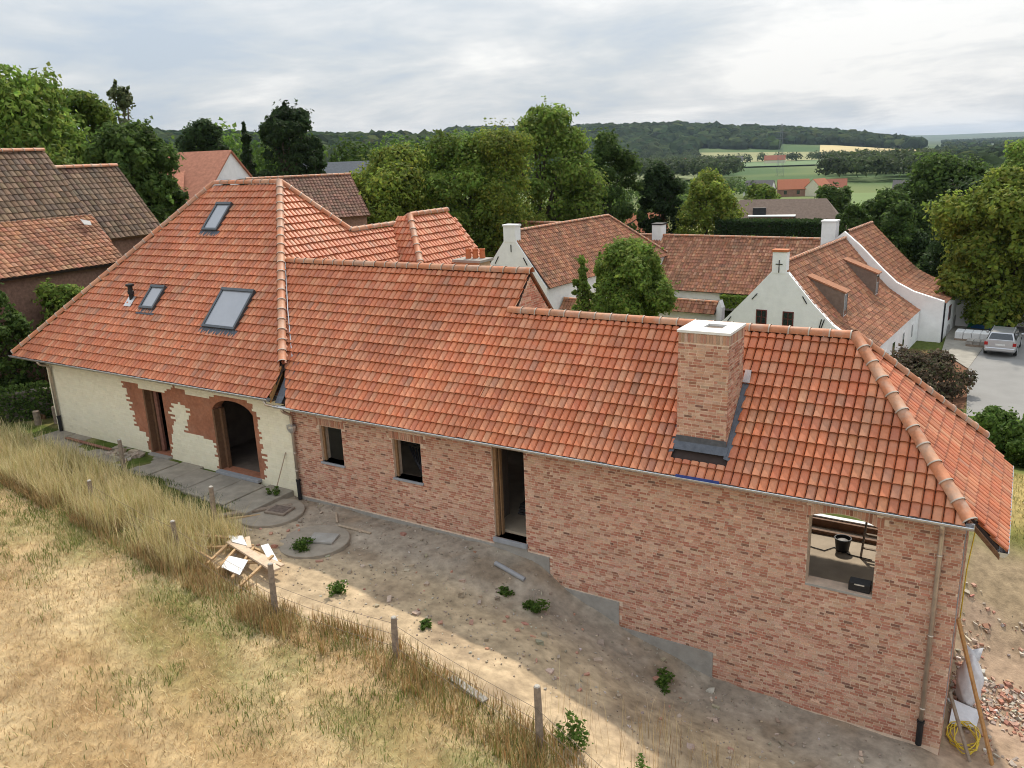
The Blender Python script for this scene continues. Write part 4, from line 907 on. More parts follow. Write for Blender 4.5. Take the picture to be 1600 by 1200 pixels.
# ------------------------------------------------------------------ neighbours on the left and in the distance
def gable_house(name, label, o, ang, L, Wd, ze, zr, zb, wallm, cols, tm=None, th=True, wins=(), cat='house', cw=.24, g=.32, hip=0.):
    """ridge along local x; o = ground centre"""
    ca, sa = math.cos(ang), math.sin(ang)
    T = lambda x, y, z: (o[0]+ca*x-sa*y, o[1]+sa*x+ca*y, z)
    h = thing(name, label, cat, (o[0], o[1], zb)); q = MB(); q.T = T; l, w = L/2, Wd/2
    q.box((-l+.15, -w+.15, zb), (l-.15, w-.15, ze))
    if not hip:
        for s in (-1, 1): q.slab([(s*(l-.16), -w+.15, ze), (s*(l-.16), w-.15, ze), (s*(l-.16), 0, zr-.1)][::s], .2)
    wl = q.build('wall', wallm, h)
    q = MB(); q.T = T
    rr = l-hip
    q.slab([(-l, -w-.2, ze-.15), (l, -w-.2, ze-.15), (rr, 0, zr), (-rr, 0, zr)], .1); q.slab([(l, w+.2, ze-.15), (-l, w+.2, ze-.15), (-rr, 0, zr), (rr, 0, zr)], .1)
    if hip:
        for s in (1, -1): q.slab([(s*l, -s*(w+.2), ze-.15), (s*l, s*(w+.2), ze-.15), (s*rr, 0, zr)], .1)
    rm = mat('roof_%s_%d' % (name, int(cols[0][0][0]*1000)), cols[0][0], .9, .25, 4)
    ro = q.build('roof', rm, h)
    if th:
        slope_tiles('tile_field', ro, T(-l, -w-.2, ze-.15), T(l, -w-.2, ze-.15), T(-rr, 0, zr), T(rr, 0, zr), cols=cols, m=tm, cw=cw, g=g); slope_tiles('tile_field', ro, T(l, w+.2, ze-.15), T(-l, w+.2, ze-.15), T(rr, 0, zr), T(-rr, 0, zr), cols=cols, m=tm, cw=cw, g=g)
        if not hip: ridge_run(ro, T(-l, 0, zr+.05), T(l, 0, zr+.05), .45, .12)
    for (face, a, z0, w_, hh) in wins:
        q = MB(); q.T = T
        if face == 'y': q.box((a, -w+.10, z0), (a+w_, -w+.16, z0+hh))
        elif face == 'Y': q.box((a, w-.16, z0), (a+w_, w-.10, z0+hh))
        else: s = 1 if face == 'x' else -1; q.box((s*(l-.05) if s > 0 else -l+.0, a, z0), (s*l if s > 0 else -l+.16, a+w_, z0+hh))
        q.build('window', M_glass, h)
    return h, T
BRN = ([(.155,.095,.06),(.13,.08,.05),(.18,.115,.075),(.105,.07,.05)], [3,3,2,2])
ORG = ([(.30,.135,.075),(.25,.11,.06),(.33,.17,.10)], [3,2,2])
M_dkbrick = mat('dark_brick_wall', (.26,.15,.11), .95, .35, 9, .4, 30, broad=.2, bsc=.7)
h1, T1 = gable_house('brick_farmhouse', 'brown-tiled house with the tallest ridge at the left edge', (-21, -.2), math.pi/2, 13.6, 5.4, 3.95, 6.9, -2.2, M_dkbrick, BRN)
h2, T2 = gable_house('brick_barn', 'lower brown-tiled barn joined to the far end of the left-edge house', (-20.8, 8.3), math.pi/2, 3.0, 5.3, 3.3, 6.15, -2.2, M_dkbrick, BRN)
lt = thing('lean_to', 'orange-tiled lean-to roof along the side of the left-edge house', 'shed', (-16.8, 0, -2.2)); q = MB().box((-18.2, -6.5, -2.6), (-15.9, 5.7, 2.35)); q.build('wall', M_dkbrick, lt)
q = MB().slab([(-15.55, -6.8, 2.35), (-15.55, 6.0, 2.35), (-18.3, 6.6, 4.15), (-18.3, -6.8, 4.15)], .08); ltr = q.build('roof', M_deck, lt)
slope_tiles('tile_field', ltr, (-15.55, -6.8, 2.38), (-15.55, 6.0, 2.38), (-18.3, -6.8, 4.18), (-18.3, 6.6, 4.18), cols=ORG, cw=.2, g=.27)
MB().slab([(-17.5, 6.0, 4.0), (-17.2, 5.85, 3.85), (-17.3, 5.6, 3.9), (-17.7, 5.7, 4.1)], .02).build('flashing', mat('grey_door'), lt)
PNK = ([(.42,.18,.115),(.40,.165,.105),(.44,.20,.13)], [1,1,1])
h3, T3 = gable_house('pink_roof_house', 'white-gabled house with smooth salmon-pink roof and two triangular dormers', (-40.5, 26.9), R(15), 12.0, 8.4, 3.5, 7.1, -2.5, M_white, PNK, th=False, wins=[('x', -1.5, 4.1, .8, .9), ('x', .5, 4.1, .8, .9)])
for a in (-1.2, 3.2):
    q = MB(); q.T = T3; yb = -3.6
    q.slab([(a-.9, yb, 4.35), (a, yb, 5.4), (a, -2.0, 5.75)], .06); q.slab([(a, yb, 5.4), (a+.9, yb, 4.35), (a, -2.0, 5.75)], .06); dmm = q.build('dormer', mat('roof_pink_roof_house_420'), h3)
    q = MB(); q.T = T3; q.slab([(a-.75, yb+.12, 4.35), (a+.75, yb+.12, 4.35), (a, yb+.12, 5.2)], .06); q.build('pane', M_glass, dmm)
q = MB(); q.T = T3; q.slab([(-6.2, -8.0, 3.4), (-2.4, -8.0, 3.4), (-2.4, -2.4, 6.0), (-6.2, -2.4, 6.0)], .1); q.build('porch_roof', mat('pale_pink_tile', (.50, .26, .17), .9, .1, 3), h3); q = MB(); q.T = T3; q.box((-6.0, -7.6, -2.5), (-2.6, -4.5, 3.3)); q.build('porch_wall', M_white, h3)
gable_house('brown_roof_house', 'brown-roofed brick house between the dark trees and the yellow-green tree', (-28.6, 29), R(60), 7.5, 7, 2.4, 5.0, -3, M_dkbrick, ([(.17,.085,.06),(.14,.075,.05),(.2,.1,.07)], [1,1,1]))
gable_house('slate_roof_house', 'distant grey slate roof behind the brown-roofed brick house', (-60, 66), R(45), 10, 7, 3.6, 5.9, -3.5, M_white, ([(.09,.10,.115),(.08,.09,.10)], [1,1]), th=False)
hb, TB = gable_house('grey_brown_bungalow', 'bungalow with broad grey-brown roof and dormer box beyond the hedge', (-7.6, 82), R(10), 14.5, 9, -3.4, -.05, -8.2, M_dkbrick, ([(.165,.12,.095),(.15,.11,.085)], [1,1]), th=False, hip=2.6)
q = MB(); q.T = TB; q.box((-3.2, -3.3, -2.6), (1.4, -1.5, -1.75)); db = q.build('dormer', M_dkbrick, hb); q = MB(); q.T = TB; q.box((-3.4, -3.45, -1.745), (1.6, -1.3, -1.62)); q.build('dormer_roof', M_white, db); q = MB(); q.T = TB; q.box((-3.0, -2.2, -1.61), (-1.6, -1.6, -.85)); q.build('roof_box', M_dark, hb)
VC = [([(.36,.13,.07)]*2, [1,1]), ([(.30,.11,.07)]*2, [1,1]), ([(.12,.11,.11)]*2, [1,1])]
vill = [(345, -.262, 11, 8, 0, 2, 'grey-roofed village shed left of the orange roofs'), (350, -.226, 12, 8, .3, 0, 'long orange-roofed village house left of the white gable'), (348, -.199, 8, 8, 1.2, 0, 'white-gabled village house with orange roof'), (360, -.182, 9, 7, .2, 1, 'rightmost orange-roofed house of the village row'), (330, -.110, 9, 6, .1, 2, 'grey-roofed sheds beside the green meadow'),
        (1130, -.247, 26, 13, .2, 1, 'red-roofed house alone on the far hillside meadow'), (1180, -.292, 24, 12, .5, 2, 'grey farm building on the far hillside'), (1160, -.318, 18, 12, 1., 0, 'orange-roofed cottage among trees on the far hillside'), (1210, -.352, 22, 12, .3, 1, 'leftmost red-roofed cottage on the far hillside'), (130, -.402, 9, 7, .6, 0, 'orange-roofed house half hidden between the dark green trees'), (420, -.05, 12, 8, .4, 1, 'red brick house at the right beyond the dark trees')]
for k, (r, az, L, w, ang, ci, lab) in enumerate(vill):
    x, y = polar(r, az); zb = float(hill(np.array([x]), np.array([y]))[0]); hh = 3.0 if r < 500 else 5.
    gable_house('village_house', lab, (x, y), ang, L, w, zb+hh, zb+hh+w*.45, zb-1.5, [M_white, M_dkbrick, mat('cream_render')][k % 3], VC[ci], th=False, wins=[('y', -L*.3, zb+1, 1.1, 1.4), ('y', L*.1, zb+1, 1.1, 1.4)] if r < 500 else ())
# lattice pylon in the valley
x, y = polar(640, -.241); zb = float(hill(np.array([x]), np.array([y]))[0]); py = thing('lattice_pylon', 'thin grey lattice pylon standing in the valley behind the village', 'pylon', (x, y, zb))
hw0 = 2.2; H_ = 36
for sx, sy in ((1,1),(1,-1),(-1,1),(-1,-1)): MB().tube([(x+sx*hw0, y+sy*hw0, zb), (x+sx*.35, y+sy*.35, zb+H_)], .09, 4).build('leg', mat('galvanised_grey', (.20, .22, .24), .8), py)
q = MB()
for k in range(9):
    z0, z1_ = zb+H_*k/9, zb+H_*(k+1)/9; w0, w1 = hw0+(.35-hw0)*k/9, hw0+(.35-hw0)*(k+1)/9
    for sy in (1, -1): q.tube([(x-w0, y+sy*w0, z0), (x+w1, y+sy*w1, z1_)], .045, 4); q.tube([(x+w0, y+sy*w0, z0), (x-w1, y+sy*w1, z1_)], .045, 4)
q.build('bracing', mat('galvanised_grey', (.20, .22, .24), .8), py); q = MB()
for z, w in ((H_-2, 4.), (H_-6, 5.2), (H_-10, 4.2)): q.beam((x-w, y, zb+z), (x+w, y, zb+z), .2, .2)
q.build('crossarm', mat('galvanised_grey', (.20, .22, .24), .8), py)
# ------------------------------------------------------------------ trees
def leaf_mesh(name, C, Nrm, size, col, aspect=.62):
    """one folded leaf clump (two triangles) per centre"""
    n = len(C); Nrm = Nrm/np.linalg.norm(Nrm, axis=1, keepdims=True)
    t = rng.normal(0, 1, (n, 3)); t -= (t*Nrm).sum(1, keepdims=True)*Nrm; t /= np.linalg.norm(t, axis=1, keepdims=True)
    b = np.cross(Nrm, t); s = size[:, None]
    fold = Nrm*s*.25
    V = np.stack([C-t*s, C+b*s*aspect-fold, C+t*s, C-b*s*aspect-fold], 1)
    k = (np.arange(n)*4)[:, None]
    Fq = np.concatenate([k+np.array([[0, 2, 1]]), k+np.array([[0, 3, 2]])])
    return mesh_np(name, V.reshape(-1, 3), Fq, np.repeat(col, 4, axis=0), M_leaf)
def rprof(shape, z):
    z = np.clip(z, 0, 1)
    if shape == 'cone': return (1-z)**.8*.95+.03
    if shape == 'column': return .95*np.sin(np.pi*np.clip(z*.90+.12, 0, 1))**.5
    if shape == 'sparse': return .85*np.sin(np.pi*np.clip(z*.9+.1, 0, .98))**.7
    if shape == 'willow': return .98*np.sin(np.pi*np.clip(z*.66+.30, 0, .97))**.6
    return .98*np.sin(np.pi*np.clip(z*.87+.11, 0, .985))**.62
def tree(name, label, x, y, ztop, w, base=.25, shape='round', n=5200, leaf=.26, cols=None, seed=1, lobes=38, zb=None, trunk=True, group=None, cat='tree', gap=1., depth=None):
    rg = np.random.default_rng(seed*31+5)
    zb = z1(x, y) if zb is None else zb; H = ztop-zb
    t = thing(name, label, cat, (x, y, zb), group)
    hb = H*base; hc = H-hb; rw = w/2
    S = np.array([rw, rw if depth is None else depth/2])
    n = int(n*gap); ln = lobes
    # lobes sit on the crown's surface, so its outline is uneven
    lz = rg.random(ln)**.9*.97; la = rg.random(ln)*6.283; lr = rprof(shape, lz)*(.58+.45*rg.random(ln))
    lsz = .12+.19*rg.random(ln)**1.4; lsz = lsz*(1 if shape != 'cone' else .6)*(.8 if shape == 'sparse' else 1)
    lr = lr*(.95+.16*np.sin(la*2+seed)+.10*np.sin(la*3+lz*6+seed*2)) if shape == 'round' else lr
    lob = np.stack([np.cos(la)*lr*S[0], np.sin(la)*lr*S[1], hb+lz*hc*.95, lsz*rw*1.25], 1)
    nl = int(n*(.82 if shape != 'sparse' else .9)); i = rg.choice(ln, nl, p=lsz**2/(lsz**2).sum())
    d1 = rg.normal(0, 1, (nl, 3)); d1 /= np.linalg.norm(d1, axis=1, keepdims=True)
    p1 = lob[i, :3]+d1*(lob[i, 3]*(.5+.42*rg.random(nl)+.32*rg.random(nl)**5))[:, None]*np.array([1, 1, .9])
    nv = n-nl; vz = rg.random(nv)**.9; va = rg.random(nv)*6.283; ph = rg.random(6)*6.28
    bump = .92+.16*np.sin(va*2+ph[0]+vz*4)+.10*np.sin(va*5+ph[1]-vz*9)+.08*np.sin(va*3+ph[2]+vz*14)
    vr = rprof(shape, vz)*bump*(.30+.52*rg.random(nv)**.5)
    p2 = np.stack([np.cos(va)*vr*S[0], np.sin(va)*vr*S[1], hb+vz*hc*.96], 1); d2 = np.stack([np.cos(va), np.sin(va), (vz-.35)*1.2], 1)
    # sprays of twigs break the outline
    tw = rg.integers(0, nl, max(8, nl//90)); per = 9; rr_ = np.linspace(.1, 1, per)[None]*(.25+.55*rg.random((len(tw), 1)))
    bend_ = rg.normal(0, .35, (len(tw), 3)); dirs = d1[tw]+bend_+np.array([0, 0, .25 if shape != 'willow' else -.5])
    p3 = (p1[tw][:, None]+dirs[:, None]*(rr_*lob[i[tw], 3][:, None])[..., None]+rg.normal(0, leaf*.5, (len(tw), per, 3))).reshape(-1, 3); d3 = np.repeat(dirs, per, axis=0); i3 = np.repeat(i[tw], per)
    p1 = np.concatenate([p1, p3]); d1 = np.concatenate([d1, d3]); i = np.concatenate([i, i3])
    p = np.concatenate([p1, p2]); d = np.concatenate([d1, d2]); i = np.concatenate([i, rg.integers(0, ln, nv)])
    if shape == 'willow':
        dn = rg.random(len(p))**2*hc*.28; p[:, 2] -= dn; d[:, 2] *= .3
    p[:, 2] = np.clip(p[:, 2], hb*.55, H*1.02)
    nr = d+rg.normal(0, .45, d.shape)+np.array([0, 0, .35])
    cc = pal(len(p), *cols, .13) if isinstance(cols, tuple) else pal(len(p), cols, None, .13)
    lobt = 1+rg.normal(0, .16, len(lob)); cc = cc*lobt[i][:, None]*(1+.25*(p[:, 2:3] > 0)*np.clip((rg.random((len(p), 1))-.75)*4, 0, 1))
    sz = leaf*(.6+.8*rg.random(len(p)))
    if shape == 'sparse': sz *= .8
    me = leaf_mesh('crown', p+np.array([x, y, zb]), nr, sz, cc)
    obj('crown', me, t)
    if trunk:
        q = MB(); tr = max(.10, min(.42, H*.022)); top = H*(.88 if shape in ('cone', 'sparse') else .62)
        wob = [(x+rg.normal(0, .03)*H*.1*k, y+rg.normal(0, .03)*H*.1*k, zb-.3+(top+.3)*k/5) for k in range(6)]
        q.tube(wob, [tr*1.25, tr, tr*.85, tr*.65, tr*.45, tr*.2], 8)
        for k in rg.choice(len(lob), min(14, len(lob)), replace=False):
            e_ = lob[k]; f = rg.uniform(.35, .8)*min(1, e_[2]/top) if e_[2] < top else rg.uniform(.5, .85)
            s = Vector(wob[0]).lerp(Vector(wob[5]), f); e2 = Vector((x+e_[0], y+e_[1], zb+e_[2])); mid = s.lerp(e2, .5)+Vector((0, 0, .06*H))*.5
            q.tube([s, mid, e2], [tr*.4, tr*.28, tr*.1], 6)
        q.build('trunk', M_bark, t, smooth=True)
    return t
GRN = ([(0.086,0.151,0.029),(0.108,0.179,0.034),(0.071,0.127,0.025),(0.137,0.208,0.043)], [3,3,2,1.5])
LIT = ([(0.178,0.260,0.046),(0.211,0.260,0.055),(0.143,0.222,0.044)], [3,2,2])
YEL = ([(0.214,0.261,0.041),(0.182,0.238,0.041),(0.261,0.270,0.050),(0.143,0.206,0.038)], [3,3,1.5,2])
DRK = ([(0.039,0.068,0.023),(0.049,0.083,0.026),(0.034,0.057,0.021)], [3,3,2])
MID = ([(0.078,0.128,0.031),(0.097,0.152,0.034),(0.066,0.109,0.028)], [3,3,2])
PUR = ([(.040,.026,.026),(.052,.030,.028),(.032,.034,.020)], [3,2,1])
BIR = ([(0.116,0.138,0.061),(0.094,0.116,0.050),(0.143,0.165,0.077)], [3,2,2])
T_ = [
 ('willow_tree', 'large light green willow with trailing branches at the upper left edge', -33, 12, 12.3, 8.6, .12, 'willow', 9000, .30, LIT),
 ('broadleaf_tree', 'bright green tree between the willow and the thin birch', -35.5, 17.8, 11.2, 5.6, .2, 'round', 5200, .30, LIT),
 ('birch_tree', 'thin airy birch standing above the left trees against the sky', -39.0, 22.8, 12.3, 3.2, .30, 'column', 520, .34, BIR),
 ('broadleaf_tree', 'dark green broad tree behind the brown-tiled barn', -26.0, 13.8, 8.6, 5.4, .2, 'round', 8000, .26, MID),
 ('broadleaf_tree', 'green tree filling the gap under the birch', -31, 17.5, 8.3, 5.0, .2, 'round', 5000, .28, MID),
 ('conifer_tree', 'short dark conifer at the left of the dark tree row', -59.7, 43.5, 9.6, 4.2, .05, 'cone', 3600, .36, DRK),
 ('broadleaf_tree', 'rounded dark tree behind the salmon-pink roof ridge', -55.9, 43.5, 11, 5.4, .1, 'round', 4600, .36, DRK),
 ('conifer_tree', 'narrow pointed spruce left of the tallest dark tree', -51.9, 45, 10.6, 2.9, .05, 'cone', 2600, .34, DRK),
 ('broadleaf_tree', 'tallest dark tree of the row behind the pink-roofed house', -47.9, 46.9, 12.3, 6.2, .1, 'column', 6500, .36, DRK),
 ('conifer_tree', 'dark conifer at the right foot of the tallest dark tree', -47.5, 50, 9.0, 5.2, .05, 'cone', 4200, .36, DRK),
 ('broadleaf_tree', 'yellow-green spreading tree right behind the main ridge', -26.3, 36.7, 7.3, 9.2, .10, 'round', 9500, .28, YEL),
 ('broadleaf_tree', 'mid-green tree between the yellow-green and the feathery tree', -22.8, 41.0, 7.7, 8.2, .10, 'round', 8200, .28, LIT),
 ('feathery_tree', 'soft feathery light tree left of the tallest central tree', -20.0, 42.0, 8.4, 7.4, .05, 'round', 8200, .22, YEL),
 ('broadleaf_tree', 'tallest bright green tree in the middle above the horizon', -21.8, 51.6, 10.5, 10.4, .06, 'round', 11000, .30, LIT),
 ('copper_beech', 'dark purple-leaved tree right of the tallest central tree', -25.5, 65.7, 7.0, 5.6, .1, 'round', 3600, .34, PUR),
 ('broadleaf_tree', 'dark green upright tree with pointed top right of the purple one', -20.5, 63.6, 7.9, 6.8, .05, 'column', 6500, .30, MID),
 ('broadleaf_tree', 'dark round tree left of the small yellow-green tree', -16.5, 67.5, 5.0, 5.4, .1, 'round', 4600, .30, DRK),
 ('broadleaf_tree', 'small yellow-green tree behind the courtyard hall', -11.2, 66.3, 3.9, 6.6, .1, 'round', 5600, .30, YEL),
 ('broadleaf_tree', 'round tree right of the grey-brown bungalow roof', -4.6, 94, .9, 6.0, .1, 'round', 3400, .40, MID),
 ('broadleaf_tree', 'small round tree just behind the white farm ridge', 1.1, 74.4, .1, 3.6, .1, 'round', 2600, .32, MID),
 ('broadleaf_tree', 'lone round tree in front of the orange village roofs', -25.2, 140, -.7, 7.0, .1, 'round', 2400, .55, LIT),
 ('broadleaf_tree', 'dark tree at the left of the right-hand clump', 3.6, 80, 1.2, 6.2, .1, 'round', 4200, .36, MID),
 ('broadleaf_tree', 'dark spreading tree crowning the right-hand clump', 8.0, 95, 4.0, 12, .1, 'round', 6500, .46, MID),
 ('broadleaf_tree', 'small grey-green tree in front of the right-hand clump', 6.2, 70, .4, 4.2, .1, 'round', 3200, .32, MID),
 ('broadleaf_tree', 'dark tree behind the big yellow-green tree at the right', 11.5, 72, 2.2, 8, .1, 'round', 5200, .36, DRK),
 ('broadleaf_tree', 'big yellow-green tree at the right edge above the parked car', 15.7, 53, 3.6, 10.6, .14, 'round', 14000, .32, YEL),
 ('broadleaf_tree', 'dark green tree behind the parked car', 14.0, 62, -.5, 9.5, .05, 'round', 6500, .36, DRK),
 ('broadleaf_tree', 'distant green tree at the right edge near the horizon', 15.2, 108, 5.0, 10, .1, 'round', 4500, .46, LIT),
 ('courtyard_tree', 'dense round clipped green tree in front of the courtyard wall', -2.0, 26.6, 1.3, 4.4, .42, 'round', 11000, .19, LIT),
 ('garden_conifer', 'larger bushy conifer left of the round courtyard tree', -5.4, 27.4, .5, 1.9, .35, 'cone', 2600, .16, LIT),
 ('garden_conifer', 'smaller conifer tucked behind the round courtyard tree', -5.9, 30.7, .3, 1.7, .35, 'cone', 2200, .16, LIT)]
for k, a in enumerate(T_):
    nm, lab, x, y, zt, w, base, shp, n, lf, cl_ = a
    tree(nm, lab, x, y, zt, w, base, shp, int(n*3.2), lf*.56, cl_, seed=k+1, lobes=34 if n < 4000 else 56)
def bush(name, label, x, y, h, w, n, leaf, cols, seed, zb=None, d=None, cat='bush', group=None):
    return tree(name, label, x, y, (z1(x, y) if zb is None else zb)+h, w, .03, 'round', n, leaf, cols, seed, lobes=22, trunk=True, cat=cat, group=group, zb=zb, depth=d)
bush('purple_bush', 'wide purple-brown bush beside the white farmhouse wall', 12.4, 31.5, 2.3, 5.0, 10000, .10, ([(.085,.062,.040),(.115,.085,.055),(.075,.080,.035),(.15,.12,.08)], [3,3,2.5,1]), 61)
for k, (x, y, h, w, lab) in enumerate(((14.9, 17.6, 1.5, 1.9, 'leftmost of the green hedge bushes by the pavement'), (15.7, 16.9, 1.9, 1.9, 'second green hedge bush right of the hipped roof end'), (16.6, 16.3, 1.8, 2.0, 'third green hedge bush at the right edge'), (17.6, 15.7, 1.7, 2.0, 'rightmost hedge bush cut by the picture edge'))):
    bush('hedge_bush', lab, x, y, h, w, 5000, .085, GRN, 70+k, group='hedge bushes along the pavement')
for k, (x, y, h, w, c, lab) in enumerate(((-14.3, 4.6, 3.6, 2.0, MID, 'dark green bush at the foot of the orange lean-to'), (-14.0, 1.7, 1.9, 1.3, ([(.17,.09,.045),(.13,.075,.04),(.09,.08,.03)], [3,2,2]), 'brown dry bush beside the cream house corner'), (-14.6, 2.6, 4.3, 2.5, LIT, 'bright green bush at the left edge below the lean-to'), (-15.0, .5, 4.4, 2.6, MID, 'dark bush at the left edge above the ivy wall'), (-13.8, 10.8, 6.0, 2.4, LIT, 'light green shrub tip behind the left hip of the cream house'))):
    bush('garden_bush', lab, x, y, h, w, 9000, .085, c, 80+k)
hedge = thing('clipped_hedge', 'long clipped dark hedge in front of the bungalow', 'hedge', (-4, 65, -7))
n = 9000; p = np.stack([rng.uniform(-9.5, .6, n), 65+rng.uniform(-.9, .9, n), rng.uniform(-7, -1.05, n)], 1); fc = rng.integers(0, 3, n); p[fc == 0, 1] = 64.1; p[fc == 1, 2] = -1.05+rng.normal(0, .06, (fc == 1).sum())
obj('foliage', leaf_mesh('foliage', p, rng.normal(0, .6, (n, 3))+np.array([0, -1, .5]), np.full(n, .24), pal(n, *DRK)), hedge)
MB().box((-9.4, 64.3, -7.5), (.5, 65.7, -1.2)).build('twig_core', M_bark, hedge)
for k, (x, w, lab) in enumerate(((-9.4, 3.0, 'leftmost pale shrub before the clipped hedge'), (-5.2, 2.6, 'middle pale shrub before the clipped hedge'), (-1.7, 2.8, 'rightmost pale shrub before the clipped hedge'))): bush('garden_shrub', lab, x, 61.5, 5.3, w, 2400, .26, MID, 90+k, group='shrubs before the clipped hedge')
# ivy hedge on a low stone wall at the left
iv = thing('ivy_wall', 'low dry-stone wall overgrown with ivy at the left edge', 'wall', (-13.6, 0, -2.3))
wd = Vector((.46, .887, 0)); wn_ = Vector((.887, -.46, 0))
for r in range(6):
    for k in range(9):
        o_ = Vector((-14.5, -1.9, -2.5+r*.2))+wd*(k*.42+(r % 2)*.2); q = MB(); q.T = lambda a, b, c: tuple(o_+wd*a+wn_*b+Vector((0, 0, c))); q.box((0, -.2+random.uniform(-.03, .03), 0), (.39, .15+random.uniform(-.03, .03), .185)); q.build('stone', mat('field_stone', (.20, .175, .14), .95, .35, 6, .7, 18), iv, bevel=.03)
n = 1700; u = rng.uniform(0, 3.2, n); hh = rng.uniform(0, 1.45, n)
p = np.array([-14.5, -1.9, -2.45])+u[:, None]*np.array(wd)+(rng.random(n)*.2+.12)[:, None]*np.array(wn_)+hh[:, None]*np.array([0, 0, 1.])
obj('ivy', leaf_mesh('ivy', p, rng.normal(0, .4, (n, 3))+np.array([.8, -.5, .5]), np.full(n, .06), pal(n, *MID)), iv)
# climbing vine on the hall front
vn = thing('climbing_vine', 'bright green vine hanging under the eave of the courtyard hall', 'plant', F(-6, 16, -6)); n = 900
p = np.array([F(t, 15.9+random.uniform(-.2, .2), -5.35-random.random()**2*1.0) for t in rng.uniform(-9.6, -4.0, n)])
obj('foliage', leaf_mesh('foliage', p, rng.normal(0, .5, (n, 3))+np.array([0, -1, .6]), np.full(n, .17), pal(n, *LIT)), vn)

# ------------------------------------------------------------------ far woods: one mass of crowns each
def wood(name, label, pts, rad, cols, seg=2, squash=.8):
    """pts (n,3) crown centres -> lumpy low-poly crowns"""
    bm = bmesh.new(); bmesh.ops.create_icosphere(bm, subdivisions=seg, radius=1.); v0 = np.array([v.co[:] for v in bm.verts]); f0 = np.array([[v.index for v in f.verts] for f in bm.faces]); bm.free()
    n = len(pts); r = rad*(.65+.7*rng.random(n)); k = len(v0)
    j = 1+rng.normal(0, .16, (n, k))
    V = pts[:, None]+v0[None]*j[..., None]*r[:, None, None]*np.array([1, 1, squash])
    c = np.repeat(pal(n, *cols, .16), k, axis=0)
    me = mesh_np(name, V.reshape(-1, 3), (f0[None]+(np.arange(n)*k)[:, None, None]).reshape(-1, 3), c, M_farleaf)
    o = obj(name, me); tag(o, label, 'wood', kind='stuff'); return o
def scatter(n, r0, r1, a0, a1, h):
    r = np.sqrt(rng.uniform(r0*r0, r1*r1, n)); a = rng.uniform(a0, a1, n); x = CAM.x+r*np.sin(a); y = CAM.y+r*np.cos(a); return np.stack([x, y, hill(x, y)+h], 1)
FW = ([(.032,.046,.022),(.042,.058,.026),(.026,.040,.020),(.055,.070,.028)], [3,3,2,1])
wood('hill_wood', 'wooded ridge along the horizon at the left', np.concatenate([scatter(1750, 620, 1250, -1.2, -.50, 5), scatter(300, 1150, 1300, -1.2, -.5, 7)]), 10.5, FW)
wood('hill_wood', 'big wooded hill across the valley at the right', np.concatenate([scatter(1500, 1700, 2450, -.62, -.25, 6), scatter(850, 1830, 2450, -.25, -.10, 6), scatter(450, 1560, 1720, -.60, -.34, 6)]), 14, FW)
def leafy_wood(name, label, pts, rad, per, leaf, cols):
    n = len(pts); d = rng.normal(0, 1, (n, per, 3)); d /= np.linalg.norm(d, axis=2, keepdims=True); d[..., 2] = np.abs(d[..., 2])*1.0-.15
    r = (rad*(.7+.45*rng.random(n)))[:, None]*(.72+.28*rng.random((n, per)))
    sub = np.clip(rng.normal(0, .17, (n, 7, 3)), -.3, .3); pick = rng.integers(0, 7, (n, per)); off = np.take_along_axis(sub, pick[..., None].repeat(3, 2), 1)*rad
    P = pts[:, None]+d*r[..., None]*np.array([1, 1, 1.1])+off
    c = pal(n*per, *cols, .1)*np.repeat(1+rng.normal(0, .16, n), per)[:, None]
    me = leaf_mesh(name, P.reshape(-1, 3), (d+rng.normal(0, .4, d.shape)+np.array([0, 0, .3])).reshape(-1, 3), leaf*(.6+.8*rng.random(n*per)), c)
    o = obj(name, me); tag(o, label, 'wood', kind='stuff')
leafy_wood('valley_wood', 'belt of trees below the hillside meadow in the valley', np.concatenate([scatter(150, 560, 900, -.43, -.29, 7), scatter(170, 480, 820, -.19, -.075, 7), scatter(30, 1190, 1290, -.35, -.14, 6), scatter(70, 1280, 1560, -.42, -.33, 6)]), 7.5, 120, 1.3, ([(.060,.085,.034),(.072,.10,.038),(.048,.070,.030)], [3,2,2]))
nw = scatter(240, 110, 330, -.90, -.545, 0); nw[:, 2] = Z(nw[:, 0], nw[:, 1], False)+9.5
leafy_wood('near_wood', 'bright green wood behind the central trees left of the middle', nw, 4.4, 440, .36, GRN)
wood('plain_trees', 'scattered trees and hedgerows on the far plain at the right', np.concatenate([scatter(260, 900, 1500, -.09, .06, 4), scatter(1100, 1500, 6000, -.08, .1, 5), scatter(90, 420, 700, -.07, .03, 4)]), 7, FW)
leafy_wood('village_trees', 'trees between the village roofs and the farm', scatter(60, 190, 420, -.5, -.27, 3), 4.2, 150, .6, MID)
